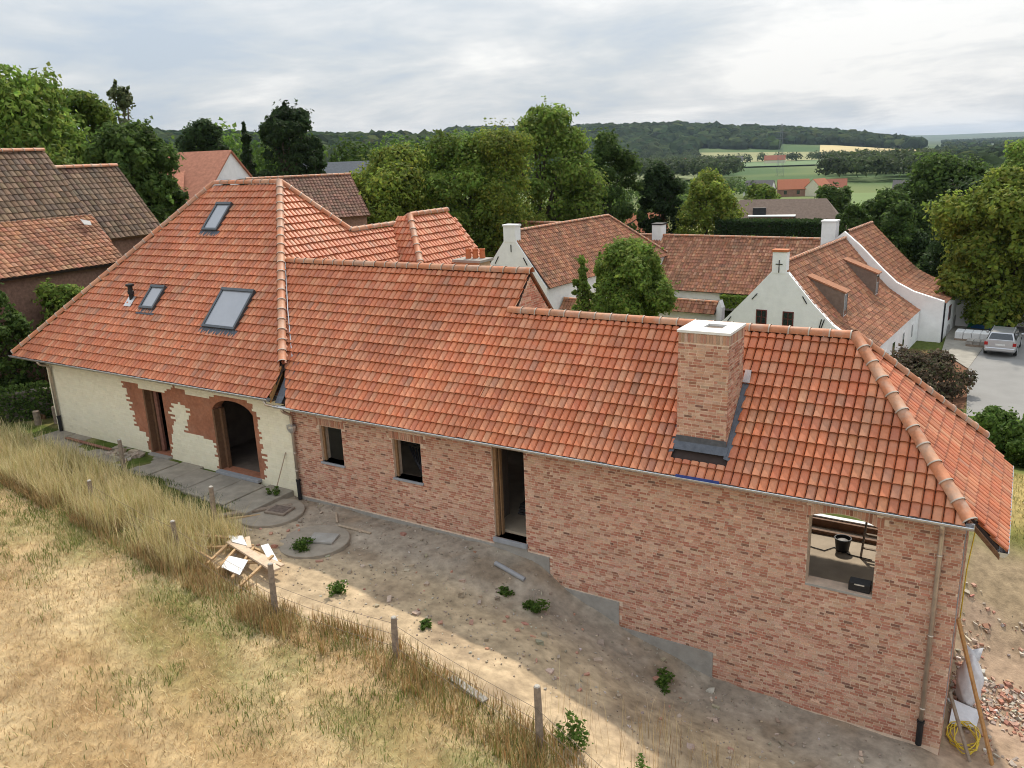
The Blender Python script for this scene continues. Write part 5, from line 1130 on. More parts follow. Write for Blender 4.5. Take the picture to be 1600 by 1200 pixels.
# ------------------------------------------------------------------ fence
POSTS = [(10.05, -5.05, 1.08, 'leaning fence post nearest the picture bottom'), (6.75, -4.55, .78, 'weathered fence post standing in the sandy bank'), (3.75, -4.65, 1.1, 'fence post below the heap of scrap timber'), (-.1, -4.0, .85, 'fence post left of the heap of scrap timber'), (-4.2, -3.45, .8, 'fence post half sunk in the tall pale grass'), (-.45, -2.65, 1.2, 'tall fence post on the lawn edge in front of the arched doorway'), (-5.8, -1.5, 1.05, 'fence post in front of the narrow doorway')]
for k, (x, y, h, lab) in enumerate(POSTS):
    t = thing('fence_post', lab, 'fence post', (x, y, z1(x, y)), 'posts of the field fence'); zb = z1(x, y); lx, ly = random.uniform(-.04, .04), random.uniform(-.03, .03)
    q = MB(); w = .065; q.tube([(x, y, zb-.3), (x+lx*.5, y+ly*.5, zb+h*.6), (x+lx, y+ly, zb+h)], [w, w*.95, w*.85], 7); q.build('shaft', M_wood, t)
    q = MB(); q.lathe((x+lx, y+ly, zb+h-.002), [(w*.84, 0), (w*.6, .02)], 7); q.build('cut_top', mat('grey_end_grain', (.40, .37, .32), .9, .2, 20), t)
wf = thing('wire_fence', 'rusty wire mesh strung between the field fence posts', 'fence', (4, -4.5, -2.6))
order = [4, 3, 2, 1, 0]
for hh in (.25, .5, .72):
    q = MB(); pts = []
    for k in order:
        x, y, h, _ = POSTS[k]; pts.append((x, y-.06, z1(x, y)+min(hh, h-.05)))
    pts.append((14, -6.6, z1(14, -6.6)+hh)); full = []
    for a, b in zip(pts, pts[1:]):
        for f in (0, .33, .66): full.append((a[0]+(b[0]-a[0])*f, a[1]+(b[1]-a[1])*f, a[2]+(b[2]-a[2])*f-.05*math.sin(f*math.pi)))
    full.append(pts[-1]); q.tube(full, .004, 4); q.build('wire', mat('rusty_wire', (.16, .12, .09), .7, .3, 9), wf)

# ------------------------------------------------------------------ grass and weeds
def blades(name, label, P, h, w, lean, cols, jit=.12, bend=.5, single=False):
    n = len(P); a = rng.uniform(0, 6.283, n); d = np.stack([np.cos(a), np.sin(a), np.zeros(n)], 1)
    s = np.stack([-np.sin(a), np.cos(a), np.zeros(n)], 1)*w[:, None]
    m1 = P+d*(lean*h*.35)[:, None]; m1[:, 2] += h*.6*np.sqrt(np.clip(1-lean**2*.5, .1, 1)); tip = P+d*(lean*h)[:, None]; tip[:, 2] += h*np.sqrt(np.clip(1-lean**2*bend, .05, 1))
    if single:
        k = (np.arange(n)*3)[:, None]; o = obj(name, mesh_np(name, np.stack([P-s, P+s, tip], 1).reshape(-1, 3), k+np.array([[0, 1, 2]]), np.repeat(pal(n, *cols, jit), 3, axis=0), M_grass)); tag(o, label, 'grass', kind='stuff'); return o
    V = np.stack([P-s, P+s, m1+s*.7, m1-s*.7, tip], 1); k = (np.arange(n)*5)[:, None]
    c = np.repeat(pal(n, *cols, jit), 5, axis=0)
    o = obj(name, mesh_np(name, V.reshape(-1, 3), [k+np.array([[0, 1, 2, 3]]), k+np.array([[3, 2, 4]])], c, M_grass)); tag(o, label, 'grass', kind='stuff'); return o
STRAW = ([(.50,.355,.17),(.60,.46,.25),(.38,.245,.11),(.28,.17,.075),(.70,.57,.35)], [4,3,3,2.6,1.6])
n = 300000
x = rng.uniform(-17, 14, n); y = rng.uniform(-14.5, -2.6, n); d = fence_y(x)-y; k = (d > -.1) & (rng.random(n) < .5+.5*fbm(x, y, .9, 101)); x, y = x[k], y[k]; n = len(x)
P = np.stack([x, y, Z(x, y)-.01], 1)
blades('straw_stubble', 'dry mown straw covering the foreground field', P, rng.uniform(.05, .15, n), rng.uniform(.003, .007, n), rng.uniform(.5, 1.25, n), STRAW, bend=.62, single=True)
n = 120000
x = rng.uniform(-17, 14, n); y = rng.uniform(-12, -3, n); d = fence_y(x)-y
pg = 1.3*sstep(.44, .62, fbm(x, y, .9, 55))*(1-sstep(1.3, 4.0, d+(fbm(x, y, 3.5, 21)-.5)*2.5))+.10*sstep(.60, .70, fbm(x, y, .6, 66))+.5*(1-sstep(.3, 1.5, d+(fbm(x, y, 1.7, 12)-.5)*1.6))
k = (d > -.2) & (rng.random(n) < pg); x, y = x[k], y[k]; n = len(x); P = np.stack([x, y, Z(x, y)-.01], 1)
GG = ([(.13,.17,.032),(.17,.205,.045),(.105,.14,.028),(.25,.225,.08)], [3,3,2,2])
blades('green_grass', 'green grass tufts along the fence side of the field', P, rng.uniform(.06, .2, n), rng.uniform(.004, .008, n), rng.uniform(.2, 1.0, n), GG)
def tall(n, x0, x1, w0, w1, hmin, hmax, cols, name, label, dens=1.):
    x = rng.uniform(x0, x1, n); y = fence_y(x)+rng.uniform(w0, w1, n); k = rng.random(n) < np.clip((fbm(x, y, .7, 88)-.22)*2.2*dens, .04, 1); x, y = x[k], y[k]; m_ = len(x)
    P = np.stack([x, y, Z(x, y)-.02], 1); hh = rng.uniform(hmin, hmax, m_)*(.7+.6*fbm(x, y, 1.3, 17))
    blades(name, label, P, hh, rng.uniform(.004, .008, m_), rng.uniform(.1, .62, m_), cols)
tall(26000, -17, .8, -.5, 1.5, .45, .95, ([(.58,.48,.24),(.66,.57,.33),(.46,.37,.17),(.36,.33,.12)], [4,3.5,2,1.5]), 'tall_dry_grass', 'tall pale seeding grass along the fence in front of the cream house', 1.2)
tall(13000, -9, 5.2, -.7, .3, .15, .45, ([(.33,.20,.09),(.42,.29,.13),(.27,.17,.075),(.50,.39,.19),(.19,.17,.05)], [3,3,2,2,1]), 'matted_brown_grass', 'matted russet grass at the foot of the fence', 1.1)
tall(8500, 4.0, 14.5, -.75, .4, .16, .45, ([(.40,.24,.10),(.30,.20,.08),(.20,.19,.05),(.45,.33,.15)], [3,2,2,1]), 'dry_bank_grass', 'short brown grass on the sandy bank by the lower fence', 1.)
n = 380; x = np.concatenate([rng.uniform(9.5, 14.2, n//2), rng.uniform(10.8, 12.8, n//2)]); y = rng.uniform(-4.6, -2.6, n); P = np.stack([x, y, Z(x, y)], 1)
blades('thin_bent_grass', 'thin tall straw stalks in front of the brick wall', P, rng.uniform(.35, .85, n), rng.uniform(.0025, .004, n), rng.uniform(.05, .4, n), STRAW)
n = 16000; x = rng.uniform(-12, -1.0, n); y = rng.uniform(-3.2, -1.2, n); k = (y > fence_y(x)+.3) & (y < -1.1+.0*x) & (rng.random(n) < .35+.65*fbm(x, y, .7, 12)); x, y = x[k], y[k]; m_ = len(x)
blades('lawn_grass', 'dark green lawn strip between the path and the tall grass', np.stack([x, y, Z(x, y)-.01], 1), rng.uniform(.06, .16, m_), rng.uniform(.005, .009, m_), rng.uniform(.2, .8, m_), ([(.055,.095,.018),(.075,.12,.022),(.12,.14,.04)], [3,3,1]))
n = 9000; x = rng.uniform(11, 20, n); y = rng.uniform(7.2, 13, n)
blades('dry_lawn_grass', 'yellowed lawn beyond the right-hand end of the wing', np.stack([x, y, Z(x, y)-.01], 1), rng.uniform(.05, .13, n), rng.uniform(.005, .01, n), rng.uniform(.2, .9, n), ([(.40,.31,.12),(.22,.20,.06),(.13,.16,.04)], [3,2,2]))
WEED = [(2.05, -2.3, .42, .75, 'leafy green weed at the end of the scrap timber heap'), (7.6, -1.1, .25, .55, 'green weed in the middle of the dirt bank'), (6.9, -1.1, .16, .32, 'tiny weed above the middle dirt-bank weed'), (10.5, -.85, .26, .5, 'green weed near the foot of the long brick wall'), (4.1, -3.2, .34, .45, 'spindly weed on the lit sandy slope'), (10.35, -4.6, .75, .5, 'tall leafy weed against the nearest fence post'), (11.6, -4.9, .55, .5, 'leafy weed right of the nearest fence post'), (-.75, -.42, .35, .4, 'green weed at the corner down pipe'), (6.4, -3.2, .14, .25, 'small weed right of the bank fence post')]
for k, (x, y, h, w, lab) in enumerate(WEED):
    t = thing('weed', lab, 'plant', (x, y, z1(x, y)), 'weeds on the building plot'); zb = z1(x, y); m_ = int(420*w/.5)
    u = rng.normal(0, .33, (m_, 3))*np.array([w*.55, w*.55, 0]); sb = rng.normal(0, .22*w, (7, 2)); sh_ = rng.uniform(.35, 1, 7); kk = rng.integers(0, 7, m_); u[:, :2] = u[:, :2]*.5+sb[kk]; u[:, 2] = np.clip(rng.random(m_)**.8*h*sh_[kk], .01, h)
    obj('foliage', leaf_mesh('foliage', u+np.array([x, y, zb]), rng.normal(0, .5, (m_, 3))+np.array([0, 0, 1]), rng.uniform(.02, .05, m_), pal(m_, *GRN)), t)
    q = MB(); 
    for j in range(5): a = rng.uniform(0, 6.28); q.tube([(x, y, zb-.03), (x+math.cos(a)*w*.2, y+math.sin(a)*w*.2, zb+h*.75)], [.006, .003], 5)
    q.build('stem', mat('green_stem', (.10, .13, .04), .8), t)

# ------------------------------------------------------------------ things lying about the plot
def plank(name, lab, a, b, w, h, m_, cat='plank', group=None):
    q = MB(); q.beam(a, b, w, h); o = q.build(name, m_, bevel=.004); return tag(o, lab, cat, group)
def zz(x, y, dz=0.): return (x, y, z1(x, y)+dz)
# two concrete manhole rings with square covers
for (x, y, r, sx, sy, ang, lab, cm) in ((-.15, -1.15, .85, .62, .50, .15, 'round concrete well ring with a rusty square lid beside the path', mat('rusty_lid', (.26, .205, .16), .9, .35, 8, .4, 25)), (1.95, -1.75, .85, .66, .48, .35, 'round concrete well ring with a plain grey square slab', M_conc)):
    z = z1(x, y)+.05; t = thing('well_ring', lab, 'manhole', (x, y, z)); q = MB(); q.lathe((x, y, z-.2), [(r, 0), (r, .20), (r-.02, .215)], 40); q.build('ring', mat('dusty_concrete', (.31, .265, .21), .95, .2, 4, .4, 30), t)
    ca, sa = math.cos(ang), math.sin(ang); q = MB(); q.T = lambda a, b, c: (x+.18+ca*a-sa*b, y+.12+sa*a+ca*b, z+c); q.box((-sx/2, -sy/2, .018), (sx/2, sy/2, .075)); lid = q.build('cover', cm, t, bevel=.008)
    if sx < .65: q = MB(); q.T = lambda a, b, c: (x+.18+ca*a-sa*b, y+.12+sa*a+ca*b, z+c); q.box((-sx/2+.07, -sy/2+.07, .0755), (sx/2-.07, sy/2-.07, .082)); q.build('inset', mat('dark_rust', (.15, .115, .095), .9, .5, 14), lid)
plank('plank', 'dark weathered board lying along the upper well ring', zz(-1.05, -2.15, .06), zz(.0, -.55, .07), .16, .05, M_wood)
plank('plank', 'thin broken board against the dark weathered board', zz(-.75, -2.05, .04), zz(-.25, -1.35, .05), .06, .04, M_newwood)
plank('plank', 'loose pale lath on the dirt right of the grey slab', zz(1.9, -.85, .03), zz(2.9, -.8, .03), .07, .03, mat('pale_lath', (.42, .33, .24), .9, .2, 9))
plank('plank', 'short crooked lath by the brick plinth', zz(1.35, -.35, .03), zz(1.75, -.75, .03), .05, .03, mat('pale_lath'))
plank('plank', 'thin stick leaning on the cream wall beside the hopper', (-.85, -.40, -2.68), (-.62, -.03, -1.5), .025, .025, mat('pale_lath'), 'stick')
plank('plank', 'reddish board on the path under the cream wall', (-10.4, -.5, -2.40), (-7.9, -.55, -2.40), .12, .03, mat('old_red_board'))
plank('plank', 'half buried grey board on the sandy bank', zz(7.9, -4.45, .03), zz(8.8, -4.7, .05), .14, .04, M_conc)
q = MB(); q.tube([(6.35, -.55, z1(6.35, -.55)+.06), (7.15, -.62, z1(7.15, -.62)+.05)], .055, 10); tag(q.build('grey_pipe', mat('grey_pvc', (.30, .30, .31), .6, .1), smooth=False), 'grey plastic pipe end sticking out of the dirt bank', 'pipe')
q = MB(); q.lathe((7.05, -.022, -3.02), [(.05, 0), (.05, .05)], 12); tag(q.build('pipe_cap', mat('red_cap', (.35, .03, .03), .6)), 'small red pipe cap at the cement plinth', 'cap')
q = MB(); q.tube([(6.72, .01, -2.96), (6.72, -.10, -3.0)], .05, 12); tag(q.build('drain_stub', M_dark), 'black drain stub in the cement plinth', 'pipe')
# heap of scrap timber
hz0 = -2.42
SC = [((.70, -3.18, .03), (2.76, -3.65, .0), .20, .05, 'wide pale board across the top of the scrap heap'), ((-.68, -3.35, -.06), (.54, -3.08, .02), .09, .05, 'long batten reaching left from the scrap heap'), ((-.86, -3.56, -.12), (1.03, -3.94, -.06), .05, .04, 'thin grey batten along the lower left of the scrap heap'), ((1.02, -4.08, -.16), (.73, -3.21, -.02), .06, .05, 'leftmost short cross batten of the scrap heap'), ((1.45, -4.16, -.14), (1.10, -3.31, -.03), .06, .05, 'second short cross batten of the scrap heap'), ((2.05, -4.27, -.16), (1.65, -3.49, -.04), .06, .05, 'cross batten beside the crumpled white sheet'), ((2.44, -4.38, -.20), (2.26, -3.58, -.05), .06, .05, 'lowest short cross batten of the scrap heap'), ((1.84, -3.29, -.08), (2.65, -3.38, -.12), .10, .04, 'brown offcut at the right of the scrap heap'), ((.93, -2.85, .02), (1.44, -3.24, .06), .11, .04, 'stubby offcut at the top of the scrap heap'), ((.2, -3.6, -.2), (1.3, -3.0, -.12), .07, .05, 'offcut buried under the left of the wide board'), ((1.2, -3.9, -.25), (2.4, -3.2, -.2), .09, .04, 'offcut buried under the right of the wide board'), ((.3, -2.9, -.22), (1.9, -3.1, -.2), .06, .05, 'thin offcut behind the wide board'), ((.5, -4.0, -.24), (.2, -3.1, -.18), .08, .03, 'flat offcut at the left end of the scrap heap')]
for a, b, w, h, lab in SC:
    if 'cross batten' in lab: b = tuple(p+(q-p)*1.45 for p, q in zip(a, b))
    plank('timber_offcut', lab, (a[0], a[1], hz0+a[2]*.45), (b[0], b[1], hz0+b[2]*.45), w, h, M_newwood if w < .1 else mat('pale_board', (.55, .42, .30), .85, .2, 9), 'timber', 'scrap timber heap')
M_wb = mat('white_sheet', (.74, .74, .73), .6, .08, 5)
for P4, lab in (([(1.32, -3.71, -.01), (1.54, -4.12, -.07), (2.18, -4.16, -.09), (1.86, -3.65, -.02)], 'crumpled white sheet lying in front on the scrap heap'), ([(1.55, -3.0, -.05), (1.64, -2.86, -.03), (2.51, -3.35, -.14), (2.42, -3.5, -.16)], 'narrow white sheet at the right of the scrap heap'), ([(.48, -3.03, .0), (.77, -2.85, -.02), (1.32, -3.2, .04), (.88, -3.24, .07)], 'grey-white sheet behind the wide pale board')):
    q = MB(); q.slab([(a, b, hz0+.03+c*.45) for a, b, c in P4], .012); tag(q.build('white_sheet', M_wb), lab, 'sheet', 'sheets on the scrap heap')
def frag(name, label, xr, yr, n, smin, smax, cols, kind='stuff', cat='rubble', f=None):
    x = rng.uniform(*xr, n); y = rng.uniform(*yr, n)
    if f is not None: k = f(x, y); x, y = x[k], y[k]
    n = len(x); s = rng.uniform(smin, smax, (n, 1, 1))*(.4+.9*rng.random((n, 1, 3))); v = bx.copy(); v[:, 2] = v[:, 2]*2-1; V = v[None]*s*.5*(1+rng.normal(0, .22, (n, 8, 3)))
    a = rng.uniform(0, 6.28, n); c, s_ = np.cos(a), np.sin(a); b = rng.normal(0, .35, n)
    X = V[..., 0]*c[:, None]-V[..., 1]*s_[:, None]; Y = V[..., 0]*s_[:, None]+V[..., 1]*c[:, None]; Zv = V[..., 2]*.7+V[..., 0]*np.sin(b)[:, None]
    Pn = np.stack([X+x[:, None], Y+y[:, None], Zv+(Z(x, y)+.01)[:, None]], -1)
    Fb = np.array([(0,3,2,1),(4,5,6,7),(0,1,5,4),(1,2,6,5),(2,3,7,6),(3,0,4,7)])
    o = obj(name, mesh_np(name, Pn.reshape(-1, 3), (Fb[None]+(np.arange(n)*8)[:, None, None]).reshape(-1, 4), np.repeat(pal(n, *cols), 8, axis=0), M_brick)); tag(o, label, cat, kind=kind)
RUB = ([(.45,.29,.21),(.40,.20,.14),(.52,.44,.36),(.36,.30,.25),(.58,.55,.50)], [4,3,3,3,1])
frag('brick_rubble', 'broken brick and mortar rubble strewn at the right of the wing', (15.45, 19), (.6, 5.6), 5200, .02, .10, RUB, f=lambda x, y: rng.random(len(x)) < sstep(.35, .6, fbm(x, y, 1.2, 4))*(1-sstep(4.2, 5.6, y)))
frag('dirt_clods', 'clods and mortar crumbs scattered over the dug dirt before the wing', (-.5, 15.2), (-3.6, -.05), 1500, .008, .04, ([(.34,.28,.22),(.42,.36,.29),(.28,.22,.165),(.5,.46,.4)], [3,2,2,.6]), f=lambda x, y: y > fence_y(x)+.6)
frag('site_stones', 'brick bits and stones lying on the dug ground before the wing', (-.3, 14.5), (-3.2, -.1), 170, .04, .13, ([(.45,.35,.27),(.42,.22,.16),(.5,.46,.4),(.33,.27,.2)], [3,2,1,3]), f=lambda x, y: y > fence_y(x)+.9)
frag('path_rubble', 'broken slab pieces lying on the path by the narrow doorway', (-8.2, -6.7), (-.9, -.3), 26, .08, .30, ([(.34,.28,.22),(.40,.32,.26)], [1,1]))
# right-hand side: sack, boards, hoses
sx, sy = 15.75, 2.25; sz_ = z1(sx, sy)
bm = bmesh.new(); bmesh.ops.create_uvsphere(bm, u_segments=20, v_segments=14, radius=1)
for v in bm.verts:
    h = v.co.z; r = 1-.38*max(0, h)-.05*max(0, -h); nz_ = .10*math.sin(v.co.x*7+h*9)+.07*math.sin(v.co.y*11+h*5)
    v.co = Vector((sx+v.co.x*.24*(r+nz_), sy+v.co.y*.28*(r+nz_)+.14*h, sz_+.48+h*.52))
me = bpy.data.meshes.new('rubble_sack'); bm.to_mesh(me); bm.free(); me.polygons.foreach_set('use_smooth', np.ones(len(me.polygons), bool)); me.materials.append(mat('white_woven_plastic', (.62, .62, .64), .45, .1, 10, .5, 24))
sk = thing('rubble_sack', 'bulging white plastic rubble sack behind the wing corner', 'sack', (sx, sy, sz_)); obj('sack_body', me, sk); q = MB(); q.slab([(sx-.13, sy+.05, sz_+.86), (sx+.12, sy+.08, sz_+.90), (sx+.17, sy+.25, sz_+1.12), (sx-.02, sy+.22, sz_+1.04), (sx-.16, sy+.2, sz_+1.15)], .05); q.build('tied_neck', mat('white_woven_plastic'), sk, smooth=True)
q = MB(); q.slab([(15.50, 1.2, z1(15.5, 1.2)+.06), (15.95, 1.35, z1(15.9, 1.3)+.05), (16.0, 1.95, z1(16, 1.9)+.08), (15.52, 1.85, z1(15.5, 1.9)+.16)], .012); tag(q.build('plastic_sheet', mat('white_woven_plastic')), 'crumpled pale plastic sheet under the rubble sack', 'sheet')
plank('board', 'long ochre board leaning against the wing corner', (15.44, .75, -2.35), (16.35, .45, z1(16.35, .45)-.3), .10, .035, mat('ochre_timber'), 'board')
plank('board', 'grey weathered board leaning left of the ochre board', (15.45, .55, -3.75), (15.98, .25, z1(15.98, .25)-.2), .07, .035, M_wood, 'board')
q = MB(); pts = []
for k in range(90):
    a = k*.42; r = .30+.07*math.sin(k*.9)+.05*math.sin(k*.37); pts.append((15.78+r*.75*math.cos(a), .95+r*1.3*math.sin(a), z1(15.78, .95)+.05+.05*math.sin(k*.31)**2+.0007*k))
q.tube(pts, .011, 6); tag(q.build('yellow_hose', mat('yellow_rubber', (.62, .45, .04), .5, .1), smooth=True), 'yellow hose coiled on the ground at the wing corner', 'hose')
q = MB(); q.tube([(15.44, 3.0, -1.0), (15.50, 3.1, -.95), (15.56, 3.25, -1.2), (15.52, 3.2, -1.7), (15.46, 2.9, -2.4), (15.45, 2.6, -3.4)], .012, 6); tag(q.build('hanging_hose', mat('yellow_rubber'), smooth=True), 'yellow hose hanging down the wing corner', 'hose')
q = MB(); q.tube([(16.5, 9.4, z1(16.5, 9.4)+.06), (18.2, 9.1, z1(18.2, 9.1)+.06)], .055, 10); tag(q.build('white_pipe', M_white, smooth=True), 'white plastic pipe lying on the lawn at the right edge', 'pipe')
# seen through the openings
bk = (13.12, 2.72, -2.438); t = thing('mortar_tub', 'black round mortar tub on the floor behind the wide window', 'tub', bk); q = MB(); q.lathe(bk, [(.13, 0), (.165, .26), (.175, .27), (.175, .29), (.155, .29), (.145, .2)], 20); q.build('tub', M_dark, t)
q = MB(); q.lathe((bk[0], bk[1], bk[2]+.205), [(.143, 0), (.10, .03), (.03, .05)], 16); q.build('wet_mortar', mat('wet_mortar', (.22, .21, .20), .5, .4, 25), t)
ld = thing('step_ladder', 'wooden step ladder standing in the room behind the wide window', 'ladder', (13.8, 2.8, -2.44))
for xx in (13.52, 13.98): q = MB(); q.beam((xx, 2.55, -2.43), (xx+.05, 3.15, -.9), .035, .06); q.build('rail', M_wood, ld)
for k in range(5): f = .12+.18*k; q = MB(); q.beam((13.52+.05*f, 2.55+.6*f, -2.43+1.53*f), (13.98+.05*f, 2.55+.6*f, -2.43+1.53*f), .06, .025); q.build('rung', M_wood, ld)
q = MB(); q.tube([(12.3, 2.6, -2.425), (12.8, 2.5, -2.425), (12.95, 2.75, -2.425), (13.3, 2.55, -2.425), (13.75, 2.5, -2.425)], .012, 6); tag(q.build('cable', M_dark, smooth=True), 'black cable trailing past the mortar tub', 'cable')
q = MB(); q.box((13.62, .36, -1.895), (14.0, .62, -1.70)); q2 = thing('tool_case', 'black tool case on the sill of the wide window', 'case', (13.8, .2, -1.89)); q = MB(); q.box((13.66, .06, -1.893), (14.03, .28, -1.72)); q.build('case_body', M_dark, q2, bevel=.012); q = MB(); q.box((13.76, .05, -1.76), (13.93, .058, -1.735)); q.build('latch', M_zinc, q2)
ct = thing('conduit_bundle', 'black corrugated conduit coils inside the second window', 'conduit', (3.5, .9, -2.4))
for k in range(9):
    q = MB(); q.tube([(3.05+.06*k, .75+.05*k, -1.0-.03*k), (3.25+.05*k, .70, -1.35-.04*k), (3.6+.04*k, .62+.03*k, -1.75), (4.0, .75, -1.95+.03*k), (4.5, .9, -1.9)], .022, 6); q.build('conduit', mat('black_conduit', (.035, .035, .04), .45, .2, 9), ct, smooth=True)
q = MB(); q.tube([(3.3, .8, -2.3), (3.9, .75, -1.2), (4.15, .8, -1.0), (4.25, .85, -1.5), (3.9, .9, -2.2)], .02, 6); q.build('conduit', mat('black_conduit'), ct, smooth=True)
hs = thing('hose_coil', 'coil of black hose on the inner ledge seen through the doorway', 'hose', (5.9, 1.9, -1.2))
for k in range(4): q = MB(); q.tube([(5.9+.26*math.cos(a*.4), 1.75+.03*k, -.85+.26*math.sin(a*.4)) for a in range(17)], .02, 6); q.build('loop', mat('black_conduit'), hs, smooth=True)
for k in range(4): plank('floor_board', ['lowest dark board stacked inside the doorway', 'second dark board stacked inside the doorway', 'third dark board stacked inside the doorway', 'top dark board stacked inside the doorway'][k], (5.95, 1.25+.04*k, -2.40+.055*k), (7.8, 1.3+.03*k, -2.40+.055*k), .25, .05, mat('dark_board', (.07, .065, .065), .8, .3, 6), 'board', 'boards inside the doorway')
q = MB(); bk = (-2.05, 1.1, -2.495); t = thing('blue_tub', 'blue tub on the floor inside the arched doorway', 'tub', bk); q.lathe(bk, [(.15, 0), (.2, .28), (.215, .29), (.215, .31), (.19, .31), (.16, .05)], 18); q.build('tub', mat('blue_plastic', (.03, .13, .33), .5, .1), t); q = MB(); q.tube([(bk[0]-.2, bk[1], bk[2]+.3), (bk[0], bk[1]-.12, bk[2]+.40), (bk[0]+.2, bk[1], bk[2]+.3)], .008, 6); q.build('handle', M_zinc, t)
# bollard and low posts by the left corner
for (x, y, h, lab) in ((-12.35, .35, .62, 'short dark bollard at the left corner of the cream house'), (-12.75, -.1, .5, 'stubby timber post left of the dark bollard')):
    z = z1(x, y); q = MB(); q.lathe((x, y, z-.1), [(.11, 0), (.11, h+.08), (.08, h+.1)], 12); tag(q.build('short_post', M_wood), lab, 'post')
plank('kerb_board', 'dark edging board between lawn and path at the far left', zz(-13.0, .3, .06), zz(-16.2, -.2, .06), .05, .2, M_brown, 'edging')

# ------------------------------------------------------------------ parked silver estate car, seen from behind
cx, cy_ = 15.35, 42.6; cz = z1(cx, cy_)+.07; ca = R(4)
car = thing('parked_car', 'silver estate car parked by the white garden wall', 'car', (cx, cy_, cz))
TC = lambda x, y, z: (cx+math.cos(ca)*x+math.sin(ca)*y, cy_-math.sin(ca)*x+math.cos(ca)*y, cz+z)
M_sil = mat('silver_paint', (.50, .50, .51), .3, .05, 3, metal=.6, coat=.6)
q = MB(); q.T = TC
secs = [(0, .80, .38, .62), (.06, .84, .30, .98), (.5, .87, .26, 1.0), (1.4, .88, .24, .98), (2.7, .88, .24, .95), (3.6, .86, .26, .86), (4.25, .78, .32, .70), (4.4, .70, .40, .60)]
rings = []
for y, w, z0, z1_ in secs:
    P = [(-w+.06, z0), (w-.06, z0), (w, z0+.14), (w, (z0+z1_)/2), (w-.05, z1_-.05), (w-.12, z1_), (-w+.12, z1_), (-w+.05, z1_-.05), (-w, (z0+z1_)/2), (-w, z0+.14)]
    rings.append([q.pt((a, y, b)) for a, b in P])
for A, B in zip(rings, rings[1:]):
    for j in range(10): q.f.append([A[j], A[(j+1) % 10], B[(j+1) % 10], B[j]])
q.f.append(rings[0]); q.f.append(rings[-1]); body = q.build('body', M_sil, car, smooth=False, bevel=.0)
q = MB(); q.T = TC; rings = []
for y, w, wt, zt in ((.10, .74, .70, 1.02), (.42, .76, .60, 1.44), (1.2, .78, .60, 1.50), (2.2, .78, .60, 1.47), (3.05, .76, .70, .97)):
    rings.append([q.pt(p) for p in ((-w, y, .94), (w, y, .94), (wt, y, zt), (-wt, y, zt))])
for A, B in zip(rings, rings[1:]):
    for j in range(4): q.f.append([A[j], A[(j+1) % 4], B[(j+1) % 4], B[j]])
q.f.append(rings[0]); q.f.append(rings[-1]); cab = q.build('cabin', M_sil, car)
q = MB(); q.T = TC; q.slab([(-.66, .135, 1.06), (.66, .135, 1.06), (.54, .375, 1.38), (-.54, .375, 1.38)], -.02); q.build('rear_window', M_glass, cab)
for s in (-1, 1):
    q = MB(); q.T = TC
    for y0, y1 in ((.55, 1.15), (1.22, 1.95), (2.02, 2.7)): q.slab([(s*.775, y0, 1.0), (s*.775, y1, 1.0), (s*.655, min(y1, 2.35), 1.40), (s*.655, y0, 1.40)], -.02*s)
    q.build('side_window', M_glass, cab)
    q = MB(); q.T = TC; q.box((s*.80-.14, -.005, .70), (s*.80+.05 if s > 0 else s*.80+.14, .10, .90)) if s > 0 else q.box((-.85, -.005, .70), (-.66, .10, .90)); q.build('tail_light', mat('red_lens', (.35, .02, .02), .2), car)
    for y in (.78, 3.45):
        q = MB(); q.T = TC; q.tube([(s*.70, y, .31), (s*.89, y, .31)], .31, 18); w = q.build('wheel', mat('tyre_rubber', (.025, .025, .025), .8), car); q = MB(); q.T = TC; q.tube([(s*.885, y, .31), (s*.897, y, .31)], .19, 14); q.build('rim', M_zinc, w)
    q = MB(); q.T = TC; q.box((s*.88 if s > 0 else -1.04, 2.45, .95), (1.04 if s > 0 else -.88, 2.6, 1.08)); q.build('mirror', M_sil, car, bevel=.03)
q = MB(); q.T = TC; q.box((-.80, -.10, .36), (.80, .05, .58)); q.build('bumper', M_sil, car, bevel=.04)
q = MB(); q.T = TC; q.box((-.26, -.012, .70), (.26, .005, .81)); q.build('number_plate', mat('plate_white', (.7, .7, .68), .5), car)
q = MB(); q.T = TC
for s in (-1, 1): q.tube([(s*.58, .5, 1.5), (s*.58, 2.1, 1.53)], .02, 6)
q.build('roof_rail', M_zinc, car)
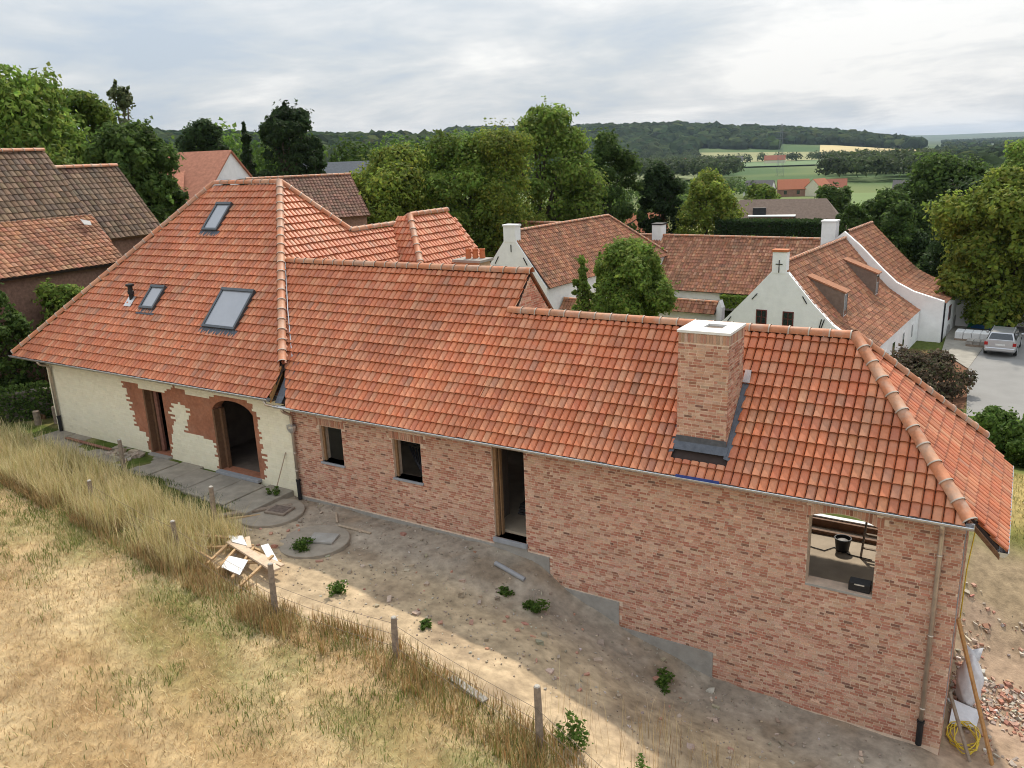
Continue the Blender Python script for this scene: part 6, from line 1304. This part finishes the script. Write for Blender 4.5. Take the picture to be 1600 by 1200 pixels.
# building materials on the parking place
for k, (t_, s_, w, d, h, mt, lab) in enumerate(((8.2, 15.6, 2.0, 1.2, .45, M_wb, 'white wrapped pallet of stones on the parking place'), (8.9, 13.8, 1.6, .9, .25, M_conc, 'low stack of grey kerb stones near the purple bush'))):
    t = thing('stone_pallet', lab, 'pallet', F(t_, s_, -7.2), 'pallets on the parking place'); zb = z1(*F(t_, s_, 0)[:2])+.06
    q = fm(); q.box((t_-w/2, s_-d/2, zb), (t_+w/2, s_+d/2, zb+.12)); q.build('pallet_base', M_wood, t)
    for j in range(3):
        for i in range(4): q = fm(); q.box((t_-w/2+i*w/4+.015, s_-d/2+.02, zb+.125+j*h/3), (t_-w/2+(i+1)*w/4-.015, s_+d/2-.02, zb+.12+(j+1)*h/3)); q.build('stone', mt, t, bevel=.01)
q = fm(); tz = z1(*F(8.3, 20.2, 0)[:2]); tp_ = thing('green_tarp_heap', 'heap under a green tarpaulin in front of the garden wall', 'tarp', F(8.3, 20.2, tz)); g0_ = []
for i in range(9):
    for j in range(6): q.pt((7.4+i*.28, 19.6+j*.26, tz+1.25*math.sin(math.pi*(i+.4)/9.2)**.5*math.sin(math.pi*(j+.5)/6)**.6+random.uniform(-.06, .06)-.1))
for i in range(8):
    for j in range(5): a = i*6+j; q.f.append([a, a+6, a+7, a+1])
q.build('tarpaulin', mat('green_tarpaulin', (.02, .16, .06), .45, .15, 5), tp_); q = fm(); q.box((7.6, 19.8, tz-.2), (9.2, 20.8, tz+.55)); q.build('load', mat('blue_plastic'), tp_)

# ------------------------------------------------------------------ haze
hz_ = MB().box((-14300, -1600, -40), (14300, 14300, 150)).build('haze', None)
m = bpy.data.materials.new('haze'); m.use_nodes = True; m.node_tree.nodes.clear()
o_ = m.node_tree.nodes.new('ShaderNodeOutputMaterial'); v_ = m.node_tree.nodes.new('ShaderNodeVolumePrincipled')
v_.inputs['Color'].default_value = (.62, .78, 1.0, 1); v_.inputs['Density'].default_value = .000042; v_.inputs['Anisotropy'].default_value = .2
m.node_tree.links.new(v_.outputs[0], o_.inputs['Volume']); hz_.data.materials.append(m); hz_['kind'] = 'stuff'; hz_['label'] = 'thin bluish summer haze over the valley'; hz_['category'] = 'haze'
